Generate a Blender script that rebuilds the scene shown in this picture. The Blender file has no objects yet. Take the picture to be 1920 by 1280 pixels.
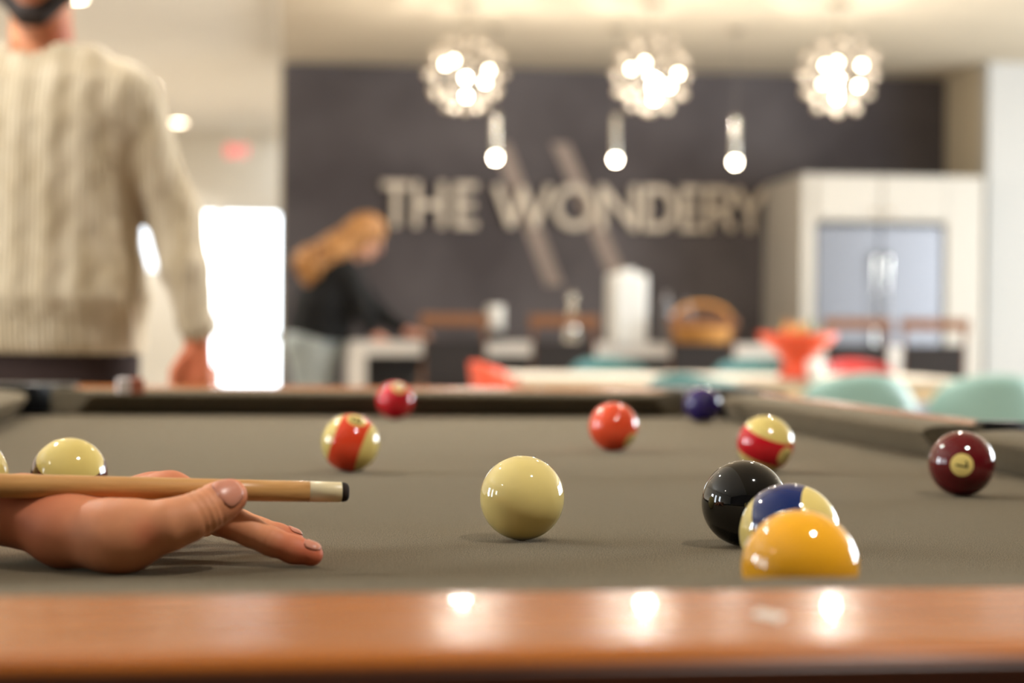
import bpy, bmesh, math, random
import numpy as np
from mathutils import Vector, Matrix
from mathutils.bvhtree import BVHTree

random.seed(7)
SC = bpy.context.scene
COL = SC.collection
R = math.radians

# ------------------------------------------------------------------ camera
F = 3650.0                      # focal length in pixels of a 1920 px wide frame
BED = 0.80                      # height of the cloth above the floor
CAMZ = BED + 0.1446
YAW, PITCH, ROLL = R(6.2), math.atan(29 / F), 0.0102
CAMLOC = Vector((0, 0, CAMZ))
CAMROT = (Matrix.Rotation(-YAW, 3, 'Z') @ Matrix.Rotation(math.pi / 2 - PITCH, 3, 'X') @ Matrix.Rotation(ROLL, 3, 'Z'))
cd = bpy.data.cameras.new('camera')
cam = bpy.data.objects.new('camera', cd)
COL.objects.link(cam)
cam.matrix_world = Matrix.Translation(CAMLOC) @ CAMROT.to_4x4()
cd.sensor_width = 36.0
cd.lens = F * 36.0 / 1920.0
cd.clip_start = 0.02
cd.clip_end = 100
cd.dof.use_dof = True
cd.dof.focus_distance = 1.285
cd.dof.aperture_fstop = 5.0
SC.camera = cam


def at(x, y, d):
    """world point seen at photograph pixel x, y at depth d metres"""
    return CAMLOC + CAMROT @ Vector(((x - 960) / F * d, -(y - 640) / F * d, -d))


def on_plane(x, y, z):
    v = CAMROT @ Vector(((x - 960) / F, -(y - 640) / F, -1))
    t = (z - CAMZ) / v.z
    return CAMLOC + v * t


# directions as seen by the photographer (horizontal right, up, towards the photographer)
RT = Vector((math.cos(YAW), -math.sin(YAW), 0))
UP = Vector((0, 0, 1))
TW = Vector((-math.sin(YAW), -math.cos(YAW), 0))

# ------------------------------------------------------------------ view, world, daylight
SC.view_settings.view_transform = 'Standard'
SC.view_settings.look = 'None'
SC.view_settings.gamma = 1.0
SC.view_settings.use_curve_mapping = False
SC.view_settings.exposure = 0.02
SC.cycles.max_bounces = 6
SC.cycles.adaptive_threshold = 0.02
SC.cycles.diffuse_bounces = 3
SC.cycles.glossy_bounces = 3
SC.cycles.transmission_bounces = 4
SC.cycles.caustics_reflective = False
SC.cycles.caustics_refractive = False
SC.cycles.sample_clamp_indirect = 4.0

w = bpy.data.worlds.new('World')
SC.world = w
w.use_nodes = True
w.node_tree.nodes['Background'].inputs[0].default_value = (0.86, 0.93, 1.0, 1)
w.node_tree.nodes['Background'].inputs[1].default_value = 3.0

CEIL = 2.755


def area(name, loc, direction, sx, sy, power, color):
    l = bpy.data.lights.new(name, 'AREA')
    l.shape = 'RECTANGLE'
    l.size, l.size_y = sx, sy
    l.energy = power
    l.color = color
    o = bpy.data.objects.new(name, l)
    COL.objects.link(o)
    o.location = loc
    o.rotation_euler = Vector(direction).to_track_quat('-Z', 'Y').to_euler()
    return o


DAY = (0.86, 0.94, 1.0)
# daylight at the windows of the left wall, the right wall and behind the photographer
LWIN = [(0.55, 1.0), (1.75, 2.2), (2.9, 3.6)]
for k, (y0, y1) in enumerate(LWIN):
    area('daylight_left', (-4.42, (y0 + y1) / 2, 1.45), (1, 0, 0), y1 - y0, 1.3, 42 * (y1 - y0) if k < 2 else 75, DAY)
area('daylight_door', (-0.34, 19.72, 1.04), (0, -1, 0), 1.3, 2.0, 240, DAY)
RWIN = [(4.6, 6.6), (7.1, 9.1), (9.6, 11.6)]
for k, (y0, y1) in enumerate(RWIN):
    area('daylight_right', (6.92, (y0 + y1) / 2, 1.5), (-1, 0, 0), y1 - y0, 2.0, (230, 230, 110)[k], DAY)

# ------------------------------------------------------------------ materials


def lin(c):
    out = []
    for v in c:
        v = v / 255.0
        out.append(v / 12.92 if v <= 0.04045 else ((v + 0.055) / 1.055) ** 2.4)
    return (out[0], out[1], out[2], 1.0)


def mat(name, rgb, rough=0.5, metal=0.0, spec=0.5, coat=0.0, emit=None, estr=0.0, sss=0.0, sheen=0.0, trans=0.0, ior=1.45):
    m = bpy.data.materials.new(name)
    m.use_nodes = True
    b = m.node_tree.nodes['Principled BSDF']
    if estr > 5:
        m.cycles.emission_sampling = 'NONE'
    b.inputs['Base Color'].default_value = lin(rgb)
    b.inputs['Roughness'].default_value = rough
    b.inputs['Metallic'].default_value = metal
    b.inputs['Specular IOR Level'].default_value = spec
    b.inputs['Coat Weight'].default_value = coat
    b.inputs['Coat Roughness'].default_value = 0.03
    b.inputs['Sheen Weight'].default_value = sheen
    b.inputs['Transmission Weight'].default_value = trans
    b.inputs['IOR'].default_value = ior
    if emit:
        b.inputs['Emission Color'].default_value = lin(emit)
        b.inputs['Emission Strength'].default_value = estr
    if sss:
        b.inputs['Subsurface Weight'].default_value = sss
        b.inputs['Subsurface Radius'].default_value = (1.0, 0.35, 0.2)
        b.inputs['Subsurface Scale'].default_value = 0.004
    return m


def nodes(m):
    nt = m.node_tree
    return nt, nt.nodes['Principled BSDF']


def noise_color(m, rgb1, rgb2, scale, stretch=(1, 1, 1), detail=4, lo=0.35, hi=0.65, coord='Object'):
    nt, b = nodes(m)
    tc = nt.nodes.new('ShaderNodeTexCoord')
    mp = nt.nodes.new('ShaderNodeMapping')
    mp.inputs['Scale'].default_value = stretch
    nz = nt.nodes.new('ShaderNodeTexNoise')
    nz.inputs['Scale'].default_value = scale
    nz.inputs['Detail'].default_value = detail
    rp = nt.nodes.new('ShaderNodeValToRGB')
    rp.color_ramp.elements[0].position = lo
    rp.color_ramp.elements[1].position = hi
    rp.color_ramp.elements[0].color = lin(rgb1)
    rp.color_ramp.elements[1].color = lin(rgb2)
    nt.links.new(tc.outputs[coord], mp.inputs[0])
    nt.links.new(mp.outputs[0], nz.inputs['Vector'])
    nt.links.new(nz.outputs['Fac'], rp.inputs[0])
    nt.links.new(rp.outputs[0], b.inputs['Base Color'])
    return nz, rp, mp


def add_bump(m, src, strength, dist):
    nt, b = nodes(m)
    bp = nt.nodes.new('ShaderNodeBump')
    bp.inputs['Strength'].default_value = strength
    bp.inputs['Distance'].default_value = dist
    nt.links.new(src, bp.inputs['Height'])
    nt.links.new(bp.outputs[0], b.inputs['Normal'])


def cloth_mat():
    m = mat('taupe_billiard_cloth', (128, 112, 90), 0.95, spec=0.12, sheen=0.6)
    nt, b = nodes(m)
    b.inputs['Sheen Roughness'].default_value = 0.35
    b.inputs['Sheen Tint'].default_value = (1.0, 0.83, 0.59, 1)
    nz, rp, mp = noise_color(m, (22, 20, 16), (118, 105, 83), 1250, detail=3, lo=0.36, hi=0.64)
    # sparse pale and dark lint specks in the nap
    tc = [n for n in nt.nodes if n.type == 'TEX_COORD'][0]
    vo = nt.nodes.new('ShaderNodeTexVoronoi')
    vo.inputs['Scale'].default_value = 24
    nt.links.new(tc.outputs['Object'], vo.inputs['Vector'])
    lt = nt.nodes.new('ShaderNodeMath')
    lt.operation = 'LESS_THAN'
    lt.inputs[1].default_value = 0.022
    nt.links.new(vo.outputs['Distance'], lt.inputs[0])
    mx = nt.nodes.new('ShaderNodeMixRGB')
    nt.links.new(lt.outputs[0], mx.inputs[0])
    nt.links.new(rp.outputs[0], mx.inputs[1])
    mx2 = nt.nodes.new('ShaderNodeMixRGB')
    mx2.inputs[1].default_value = lin((70, 60, 48))
    mx2.inputs[2].default_value = lin((170, 155, 128))
    gt = nt.nodes.new('ShaderNodeMath')
    gt.operation = 'GREATER_THAN'
    gt.inputs[1].default_value = 0.5
    sp = nt.nodes.new('ShaderNodeSeparateColor')
    nt.links.new(vo.outputs['Color'], sp.inputs[0])
    nt.links.new(sp.outputs[0], gt.inputs[0])
    nt.links.new(gt.outputs[0], mx2.inputs[0])
    nt.links.new(mx2.outputs[0], mx.inputs[2])
    nt.links.new(mx.outputs[0], b.inputs['Base Color'])
    mr = nt.nodes.new('ShaderNodeMapRange')      # the nap is uneven, so is its sheen
    mr.inputs['From Min'].default_value = 0.36
    mr.inputs['From Max'].default_value = 0.64
    mr.inputs['To Min'].default_value = 0.22
    mr.inputs['To Max'].default_value = 0.98
    nt.links.new(nz.outputs['Fac'], mr.inputs['Value'])
    nt.links.new(mr.outputs[0], b.inputs['Sheen Weight'])
    add_bump(m, nz.outputs['Fac'], 0.9, 0.0010)
    return m


def wood_mat(name, c1, c2, rough, coat, stretch, scale=14):
    m = mat(name, c1, rough, coat=coat)
    nz, rp, mp = noise_color(m, c1, c2, scale, stretch, detail=6, lo=0.3, hi=0.75)
    nz.inputs['Distortion'].default_value = 0.6
    return m


M = {}
M['cloth'] = cloth_mat()
M['rail_wood'] = wood_mat('honey_stained_rail_wood', (154, 82, 22), (184, 106, 38), 0.24, 0.12, (1, 14, 14), 10)
M['rail_wood'].node_tree.nodes['Principled BSDF'].inputs['Specular IOR Level'].default_value = 0.18
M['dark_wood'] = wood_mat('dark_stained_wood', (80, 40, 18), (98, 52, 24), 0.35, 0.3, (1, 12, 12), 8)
M['black_plastic'] = mat('black_pocket_plastic', (16, 16, 16), 0.35)
M['pearl'] = mat('pearl_inlay', (225, 220, 210), 0.25)
M['ceil_tan'] = mat('warm_ceiling_paint', (200, 188, 168), 0.9, spec=0.2)
M['ceil_white'] = mat('white_ceiling_paint', (236, 232, 224), 0.9, spec=0.2)
M['wall_cream'] = mat('cream_wall_paint', (232, 226, 214), 0.85, spec=0.2)
M['wall_tan'] = mat('tan_wall_paint', (200, 186, 160), 0.85, spec=0.2)
M['wall_white'] = mat('white_wall_paint', (192, 190, 186), 0.8, spec=0.2)
M['charcoal'] = mat('charcoal_wall_paint', (74, 67, 68), 0.8, spec=0.25)
noise_color(M['charcoal'], (72, 66, 67), (94, 88, 89), 1.3, detail=3)
M['floor'] = wood_mat('oak_floor', (150, 139, 124), (166, 154, 138), 0.4, 0.0, (8, 1, 1), 3)
M['trim'] = mat('white_trim', (228, 226, 222), 0.5)
M['glass'] = mat('clear_glass', (255, 255, 255), 0.02, trans=1.0, ior=1.02, spec=0.3)
M['letter'] = mat('brushed_beige_metal', (204, 190, 172), 0.5, metal=0.2)
M['mural'] = mat('taupe_mural_paint', (150, 134, 124), 0.8)
M['stone'] = mat('white_quartz', (226, 220, 212), 0.3)
M['cab_white'] = mat('white_cabinet_lacquer', (194, 187, 176), 0.45)
M['cab_dark'] = mat('black_cabinet', (26, 24, 24), 0.5)
M['steel'] = mat('stainless_steel', (118, 118, 122), 0.40, metal=1.0)
M['cage'] = mat('fine_nickel_wire', (120, 112, 102), 0.3, metal=1.0)
M['chrome'] = mat('polished_metal', (225, 220, 210), 0.12, metal=1.0)
M['bronze'] = mat('warm_brass', (190, 150, 100), 0.25, metal=1.0)
M['bulb'] = mat('lit_bulb', (255, 250, 240), 0.4, emit=(255, 240, 214), estr=34)
M['pend_glow'] = mat('lit_pendant_lens', (255, 250, 240), 0.4, emit=(255, 240, 214), estr=45)
M['down'] = mat('lit_downlight_lens', (255, 250, 240), 0.4, emit=(255, 232, 200), estr=28)
M['stool_wood'] = mat('brown_stool_wood', (128, 84, 52), 0.5)
M['wicker'] = mat('dark_woven_back', (36, 30, 28), 0.8)
M['teal'] = mat('teal_shell_plastic', (118, 146, 137), 0.45)
M['teal_dark'] = mat('deep_teal_shell_plastic', (52, 100, 98), 0.45)
M['red_plastic'] = mat('orange_red_shell_plastic', (222, 84, 54), 0.45)
M['crimson'] = mat('crimson_shell_plastic', (176, 44, 40), 0.45)
M['table_white'] = mat('pale_table_top', (198, 187, 170), 0.4)
M['table_edge'] = wood_mat('blond_wood_edge', (196, 170, 132), (206, 182, 146), 0.5, 0, (1, 8, 8))
M['leg_metal'] = mat('grey_leg_metal', (120, 116, 112), 0.4, metal=0.6)
M['bowl'] = mat('glazed_orange_red_ceramic', (226, 82, 46), 0.3)
M['leaf'] = mat('green_leaf', (126, 138, 62), 0.6)
M['leaf2'] = mat('ochre_leaf', (196, 150, 84), 0.6)
M['ceramic'] = mat('white_ceramic', (236, 234, 228), 0.3)
M['basket'] = mat('golden_woven_cane', (206, 146, 74), 0.7)
M['exit'] = mat('lit_exit_letters', (230, 40, 50), 0.4, emit=(255, 60, 80), estr=1.2)
M['exit_body'] = mat('white_exit_housing', (236, 222, 214), 0.5)
M['leather'] = mat('dark_leather_tip', (44, 34, 28), 0.9)
M['ferrule'] = mat('ivory_ferrule', (232, 214, 172), 0.35)
M['maple'] = wood_mat('oiled_maple', (196, 142, 82), (214, 162, 100), 0.35, 0.15, (14, 14, 1), 40)
M['cue_butt'] = mat('dark_cue_butt', (60, 34, 22), 0.3, coat=0.5)
M['nail'] = mat('fingernail', (208, 138, 114), 0.34, spec=0.5, sss=0.1)
M['sleeve'] = mat('grey_knit_sleeve', (120, 116, 110), 0.9)
M['trousers'] = mat('dark_brown_trousers', (44, 28, 24), 0.9)
M['shoe'] = mat('brown_leather_shoe', (70, 46, 32), 0.5)
M['hair_dark'] = mat('dark_brown_hair', (38, 26, 20), 0.7)
M['hair_gold'] = mat('golden_hair', (196, 138, 74), 0.6)
noise_color(M['hair_gold'], (122, 78, 40), (196, 140, 78), 30, (1, 1, 0.25))
M['black_knit'] = mat('black_knit', (9, 9, 10), 0.9)
M['denim'] = mat('pale_blue_denim', (160, 168, 168), 0.9)
noise_color(M['denim'], (142, 152, 154), (176, 182, 180), 12)
M['eye'] = mat('eye', (60, 46, 38), 0.2)
M['lip'] = mat('lip', (176, 104, 90), 0.5)
M['chalk_blue'] = mat('pale_chalk', (226, 216, 214), 0.9)
M['chalk_brown'] = mat('terracotta_chalk', (176, 106, 84), 0.9)


def skin_mat(name, base, red):
    m = mat(name, base, 0.5, spec=0.35, sss=0.12)
    nt, b = nodes(m)
    nz, rp, mp = noise_color(m, tuple(int(c * 0.95) for c in base), base, 60, detail=3)
    a = nt.nodes.new('ShaderNodeAttribute')
    a.attribute_name = 'flush'
    mx = nt.nodes.new('ShaderNodeMixRGB')
    mx.inputs[2].default_value = lin(red)
    nt.links.new(a.outputs['Fac'], mx.inputs[0])
    nt.links.new(rp.outputs[0], mx.inputs[1])
    nt.links.new(mx.outputs[0], b.inputs['Base Color'])
    n2 = nt.nodes.new('ShaderNodeTexNoise')
    n2.inputs['Scale'].default_value = 700
    add_bump(m, n2.outputs['Fac'], 0.15, 0.0006)
    return m


M['skin'] = skin_mat('skin', (220, 150, 108), (204, 100, 70))
M['skin2'] = skin_mat('skin_lighter', (222, 168, 140), (206, 124, 104))


def knit_mat():
    m = mat('oatmeal_cable_knit', (184, 168, 140), 0.95, spec=0.1, sheen=0.3)
    nt, b = nodes(m)
    nz, rp, mp = noise_color(m, (180, 163, 134), (206, 192, 167), 9, (2.4, 2.4, 0.7), detail=3)
    wv = nt.nodes.new('ShaderNodeTexWave')
    wv.bands_direction = 'X'
    wv.inputs['Scale'].default_value = 30
    wv.inputs['Distortion'].default_value = 2.0
    tc = [n for n in nt.nodes if n.type == 'TEX_COORD'][0]
    nt.links.new(tc.outputs['Object'], wv.inputs['Vector'])
    add_bump(m, wv.outputs['Fac'], 0.5, 0.006)
    return m


M['knit'] = knit_mat()

# ------------------------------------------------------------------ mesh helpers


def mesh_obj(name, verts, faces, m, parent=None, smooth=False):
    me = bpy.data.meshes.new(name)
    me.from_pydata([tuple(v) for v in verts], [], [tuple(f) for f in faces])
    me.materials.append(m)
    bm = bmesh.new()
    bm.from_mesh(me)
    bmesh.ops.recalc_face_normals(bm, faces=bm.faces)
    bm.to_mesh(me)
    bm.free()
    if smooth:
        me.polygons.foreach_set('use_smooth', [True] * len(me.polygons))
    o = bpy.data.objects.new(name, me)
    COL.objects.link(o)
    if parent is not None:
        o.parent = parent
    return o


class MB:
    """collects shapes for ONE mesh object"""

    def __init__(self):
        self.v, self.f = [], []

    def add(self, vs, fs):
        n = len(self.v)
        self.v += [Vector(q) for q in vs]
        self.f += [[i + n for i in g] for g in fs]
        return self

    def box(self, a, b):
        (x0, y0, z0), (x1, y1, z1) = a, b
        vs = [(x0, y0, z0), (x1, y0, z0), (x1, y1, z0), (x0, y1, z0), (x0, y0, z1), (x1, y0, z1), (x1, y1, z1), (x0, y1, z1)]
        return self.add(vs, [(0, 3, 2, 1), (4, 5, 6, 7), (0, 1, 5, 4), (1, 2, 6, 5), (2, 3, 7, 6), (3, 0, 4, 7)])

    def lathe(self, prof, n=24, c=(0, 0, 0), axis=None):
        """profile of (r, h) turned about an axis through c (default z)"""
        q = Vector(axis).to_track_quat('Z', 'Y') if axis is not None else None
        vs, fs = [], []
        for r, h in prof:
            for i in range(n):
                t = 2 * math.pi * i / n
                p = Vector((r * math.cos(t), r * math.sin(t), h))
                if q:
                    p = q @ p
                vs.append(p + Vector(c))
        for j in range(len(prof) - 1):
            for i in range(n):
                k = (i + 1) % n
                fs.append((j * n + i, j * n + k, (j + 1) * n + k, (j + 1) * n + i))
        if prof[0][0] > 1e-6:
            fs.append(tuple(range(n))[::-1])
        if prof[-1][0] > 1e-6:
            fs.append(tuple((len(prof) - 1) * n + i for i in range(n)))
        return self.add(vs, fs)

    def tube(self, pts, r, n=8):
        pts = [Vector(p) for p in pts]
        rs = r if isinstance(r, (list, tuple)) else [r] * len(pts)
        vs, fs = [], []
        for i, p in enumerate(pts):
            d = (pts[min(i + 1, len(pts) - 1)] - pts[max(i - 1, 0)]).normalized()
            q = d.to_track_quat('Z', 'Y')
            for k in range(n):
                t = 2 * math.pi * k / n
                vs.append(p + q @ Vector((rs[i] * math.cos(t), rs[i] * math.sin(t), 0)))
        for i in range(len(pts) - 1):
            for k in range(n):
                l = (k + 1) % n
                fs.append((i * n + k, i * n + l, (i + 1) * n + l, (i + 1) * n + k))
        fs.append(tuple(range(n))[::-1])
        fs.append(tuple((len(pts) - 1) * n + k for k in range(n)))
        return self.add(vs, fs)

    def prism(self, poly, z0, z1):
        n = len(poly)
        vs = [(p[0], p[1], z0) for p in poly] + [(p[0], p[1], z1) for p in poly]
        fs = [tuple(range(n))[::-1], tuple(range(n, 2 * n))]
        fs += [(i, (i + 1) % n, n + (i + 1) % n, n + i) for i in range(n)]
        return self.add(vs, fs)

    def ball(self, c, r, n=16, sz=(1, 1, 1)):
        vs, fs = [], []
        m_ = n // 2
        for j in range(m_ + 1):
            a = math.pi * j / m_
            for i in range(n):
                t = 2 * math.pi * i / n
                vs.append((c[0] + r * sz[0] * math.sin(a) * math.cos(t), c[1] + r * sz[1] * math.sin(a) * math.sin(t), c[2] + r * sz[2] * math.cos(a)))
        for j in range(m_):
            for i in range(n):
                k = (i + 1) % n
                fs.append((j * n + i, (j + 1) * n + i, (j + 1) * n + k, j * n + k))
        return self.add(vs, fs)

    def build(self, name, m, parent=None, smooth=False, bevel=0.0, angle=True):
        o = mesh_obj(name, self.v, self.f, m, parent, smooth)
        if bevel:
            b = o.modifiers.new('bevel', 'BEVEL')
            b.width = bevel
            b.segments = 3
            b.limit_method = 'ANGLE'
        return o


def weld(o, d=1e-5):
    bm = bmesh.new()
    bm.from_mesh(o.data)
    bmesh.ops.remove_doubles(bm, verts=bm.verts, dist=d)
    bm.to_mesh(o.data)
    bm.free()
    return o


def tag(o, label, cat, group=None):
    o['label'] = label
    o['category'] = cat
    if group:
        o['group'] = group
    return o


def thing(name, label, cat, loc=(0, 0, 0), rz=0.0, group=None):
    o = bpy.data.objects.new(name, None)
    o.empty_display_size = 0.05
    COL.objects.link(o)
    o.location = loc
    o.rotation_euler = (0, 0, rz)
    return tag(o, label, cat, group)


def struct(o):
    o['kind'] = 'structure'
    return o


def dup(root, loc, rz, label, group=None):
    r = root.copy()
    COL.objects.link(r)
    r.location = loc
    r.rotation_euler = (0, 0, rz)
    r['label'] = label
    if group:
        r['group'] = group
    for ch in list(root.children):
        c = ch.copy()
        COL.objects.link(c)
        c.parent = r
        for g in list(ch.children):
            e = g.copy()
            COL.objects.link(e)
            e.parent = c
    return r


# ------------------------------------------------------------------ signed distance modelling for bodies and hands


class Field:
    def __init__(self, lo, hi, h):
        self.lo, self.h = np.array(lo, np.float32), h
        self.n = np.ceil((np.array(hi) - np.array(lo)) / h).astype(int) + 1
        self.ax = [self.lo[i] + h * np.arange(self.n[i], dtype=np.float32) for i in range(3)]
        self.d = np.full(self.n, 0.5, np.float32)

    def blank(self):
        g = Field.__new__(Field)
        g.lo, g.h, g.n, g.ax = self.lo, self.h, self.n, self.ax
        g.d = np.full(self.n, 0.5, np.float32)
        return g

    def sl(self, lo, hi):
        a = np.clip(np.floor((np.array(lo) - self.lo) / self.h).astype(int), 0, self.n - 1)
        b = np.clip(np.ceil((np.array(hi) - self.lo) / self.h).astype(int) + 1, 1, self.n)
        s = tuple(slice(int(a[i]), int(max(b[i], a[i] + 1))) for i in range(3))
        X = self.ax[0][s[0]][:, None, None]
        Y = self.ax[1][s[1]][None, :, None]
        Z = self.ax[2][s[2]][None, None, :]
        return s, X, Y, Z

    @staticmethod
    def smin(a, b, k):
        if k <= 0:
            return np.minimum(a, b)
        hh = np.maximum(k - np.abs(a - b), 0) / k
        return np.minimum(a, b) - hh * hh * k * 0.25

    def cone(self, a, b, r1, r2, k=0.0, pad=0.035, sq=None):
        a, b = np.array(a, np.float32), np.array(b, np.float32)
        rm = max(r1, r2) + pad + k
        s, X, Y, Z = self.sl(np.minimum(a, b) - rm, np.maximum(a, b) + rm)
        ba = b - a
        L = max(float(ba @ ba), 1e-9)
        t = np.clip(((X - a[0]) * ba[0] + (Y - a[1]) * ba[1] + (Z - a[2]) * ba[2]) / L, 0, 1)
        dx, dy, dz = X - a[0] - t * ba[0], Y - a[1] - t * ba[1], Z - a[2] - t * ba[2]
        if sq is not None:      # squash along the unit vector sq[0] by factor sq[1]
            n, f = sq
            dn = dx * n[0] + dy * n[1] + dz * n[2]
            e = dn * (1 / f - 1)
            dx, dy, dz = dx + e * n[0], dy + e * n[1], dz + e * n[2]
        d = np.sqrt(dx * dx + dy * dy + dz * dz) - (r1 + (r2 - r1) * t)
        self.d[s] = self.smin(self.d[s], d, k)
        return self

    def chain(self, pts, rs, k=0.0, sq=None):
        for i in range(len(pts) - 1):
            self.cone(pts[i], pts[i + 1], rs[i], rs[i + 1], k, sq=sq)
        return self

    def ell(self, c, r, k=0.0, pad=0.05):
        c, r = np.array(c, np.float32), np.array(r, np.float32)
        s, X, Y, Z = self.sl(c - r - pad, c + r + pad)
        q = np.sqrt(((X - c[0]) / r[0]) ** 2 + ((Y - c[1]) / r[1]) ** 2 + ((Z - c[2]) / r[2]) ** 2)
        d = (q - 1) * float(r.min())
        self.d[s] = self.smin(self.d[s], d, k)
        return self

    def loft(self, rows, k=0.0):
        """rows of (z, half width, half depth, cx, cy)"""
        rows = np.array(rows, np.float32)
        z0, z1 = rows[0, 0], rows[-1, 0]
        wm = rows[:, 1].max() + np.abs(rows[:, 3]).max() + 0.06
        dm = rows[:, 2].max() + np.abs(rows[:, 4]).max() + 0.06
        s, X, Y, Z = self.sl((-wm, -dm, z0 - 0.06), (wm, dm, z1 + 0.06))
        zz = Z[0, 0]
        g = lambda i: np.interp(zz, rows[:, 0], rows[:, i]).astype(np.float32)[None, None, :]
        W, D, CX, CY = g(1), g(2), g(3), g(4)
        q = (np.abs((X - CX) / W) ** 2.3 + np.abs((Y - CY) / D) ** 2.3) ** (1 / 2.3)
        d = (q - 1) * np.minimum(W, D)
        d = np.maximum(d, np.maximum(Z - z1, z0 - Z))
        self.d[s] = self.smin(self.d[s], d, k)
        return self

    def mesh(self):
        d = self.d
        ins = d < 0
        n0, n1, n2 = d.shape
        acc = np.zeros((n0 - 1, n1 - 1, n2 - 1, 3), np.float32)
        cnt = np.zeros((n0 - 1, n1 - 1, n2 - 1), np.float32)
        for axis in range(3):
            o1, o2 = [q for q in range(3) if q != axis]
            sa = [slice(None)] * 3
            sb = [slice(None)] * 3
            sa[axis], sb[axis] = slice(0, -1), slice(1, None)
            a, b = d[tuple(sa)], d[tuple(sb)]
            cr = (a < 0) != (b < 0)
            den = np.where(cr, a - b, 1)
            t = np.where(cr, a / den, 0).astype(np.float32)
            for i in (0, 1):
                for j in (0, 1):
                    ss = [slice(None)] * 3
                    ss[o1] = slice(i, d.shape[o1] - 1 + i)
                    ss[o2] = slice(j, d.shape[o2] - 1 + j)
                    c = cr[tuple(ss)]
                    cnt += c
                    acc[..., axis] += np.where(c, t[tuple(ss)], 0)
                    if i:
                        acc[..., o1] += c
                    if j:
                        acc[..., o2] += c
        act = cnt > 0
        idx = np.full(cnt.shape, -1, np.int64)
        idx[act] = np.arange(int(act.sum()))
        cells = np.argwhere(act)
        verts = (cells + acc[act] / cnt[act][:, None]) * self.h + self.lo
        faces = []
        for axis in range(3):
            o1, o2 = [(1, 2), (2, 0), (0, 1)][axis]
            sa = [slice(1, -1)] * 3
            sb = [slice(1, -1)] * 3
            sa[axis], sb[axis] = slice(0, -1), slice(1, None)
            a, b = ins[tuple(sa)], ins[tuple(sb)]
            e = np.argwhere(a != b)
            if len(e) == 0:
                continue
            flip = a[tuple(e.T)]
            base = e + 1
            base[:, axis] -= 1
            q = []
            for (i, j) in ((-1, -1), (0, -1), (0, 0), (-1, 0)):
                c = base.copy()
                c[:, o1] += i
                c[:, o2] += j
                q.append(idx[tuple(c.T)])
            q = np.stack(q, 1)
            q[~flip] = q[~flip][:, ::-1]
            faces.append(q)
        faces = np.concatenate(faces)
        faces = faces[(faces >= 0).all(1)]
        return verts, faces

    def build(self, name, m, parent=None, relax=1):
        v, f = self.mesh()
        me = bpy.data.meshes.new(name)
        me.vertices.add(len(v))
        me.vertices.foreach_set('co', v.astype(np.float32).ravel())
        me.loops.add(f.size)
        me.loops.foreach_set('vertex_index', f.astype(np.int32).ravel())
        me.polygons.add(len(f))
        me.polygons.foreach_set('loop_start', np.arange(0, f.size, 4, dtype=np.int32))
        me.polygons.foreach_set('use_smooth', np.ones(len(f), bool))
        me.update(calc_edges=True)
        me.validate()
        me.materials.append(m)
        o = bpy.data.objects.new(name, me)
        COL.objects.link(o)
        if parent is not None:
            o.parent = parent
        if relax:
            s = o.modifiers.new('relax', 'SMOOTH')
            s.factor = 0.5
            s.iterations = relax
        return o


def flush_attr(o, spots):
    """skin redness round knuckles and fingertips: spots of (point, radius, amount)"""
    n = len(o.data.vertices)
    co = np.empty(n * 3, np.float32)
    o.data.vertices.foreach_get('co', co)
    co = co.reshape(-1, 3)
    a = np.zeros(n, np.float32)
    for p, r, amt in spots:
        dd = ((co - np.array(p, np.float32)) ** 2).sum(1)
        a = np.maximum(a, amt * np.exp(-dd / (r * r)))
    at_ = o.data.attributes.new('flush', 'FLOAT', 'POINT')
    at_.data.foreach_set('value', a)


# ------------------------------------------------------------------ the room
XL, XR, YB, YF = -4.5, 7.0, -2.6, 19.4      # left wall, right wall, wall behind the camera, far hall wall
WY = 13.6                                   # charcoal wall
wx0, wx1 = -0.14, 4.6

struct(MB().box((XL - 0.15, YB - 0.15, -0.1), (XR + 0.15, YF + 0.15, 0)).build('floor', M['floor']))
struct(MB().box((wx0, YB - 0.15, CEIL), (XR + 0.15, WY + 0.2, CEIL + 0.2)).build('ceiling', M['ceil_tan']))
struct(MB().box((XL - 0.15, YB - 0.15, CEIL + 0.06), (wx0, YF + 0.15, CEIL + 0.2)).build('ceiling_hall', M['ceil_white']))
struct(MB().box((wx0 - 0.012, YB, CEIL - 0.0), (wx0, WY, CEIL + 0.06)).build('trim_1', M['ceil_white']))
struct(MB().box((wx0, WY, 0), (wx1, WY + 0.15, CEIL)).build('wall_back', M['charcoal']))
struct(MB().box((wx0 - 0.02, WY - 0.004, 0), (wx0, WY + 0.15, CEIL)).build('trim_2', M['wall_tan']))
struct(MB().box((wx1, 12.86, 0), (wx1 + 0.12, WY + 0.15, CEIL)).build('wall_alcove', M['wall_tan']))
struct(MB().box((wx1, 12.72, 0), (XR, 12.86, CEIL)).build('wall_return', M['wall_white']))
struct(MB().box((0.6, WY + 0.15, 0), (0.75, YF, CEIL + 0.06)).build('wall_hall', M['wall_cream']))
struct(MB().box((XL - 0.15, YB - 0.15, 0), (XR + 0.15, YB, CEIL + 0.06)).build('wall_front', M['charcoal']))


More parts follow.
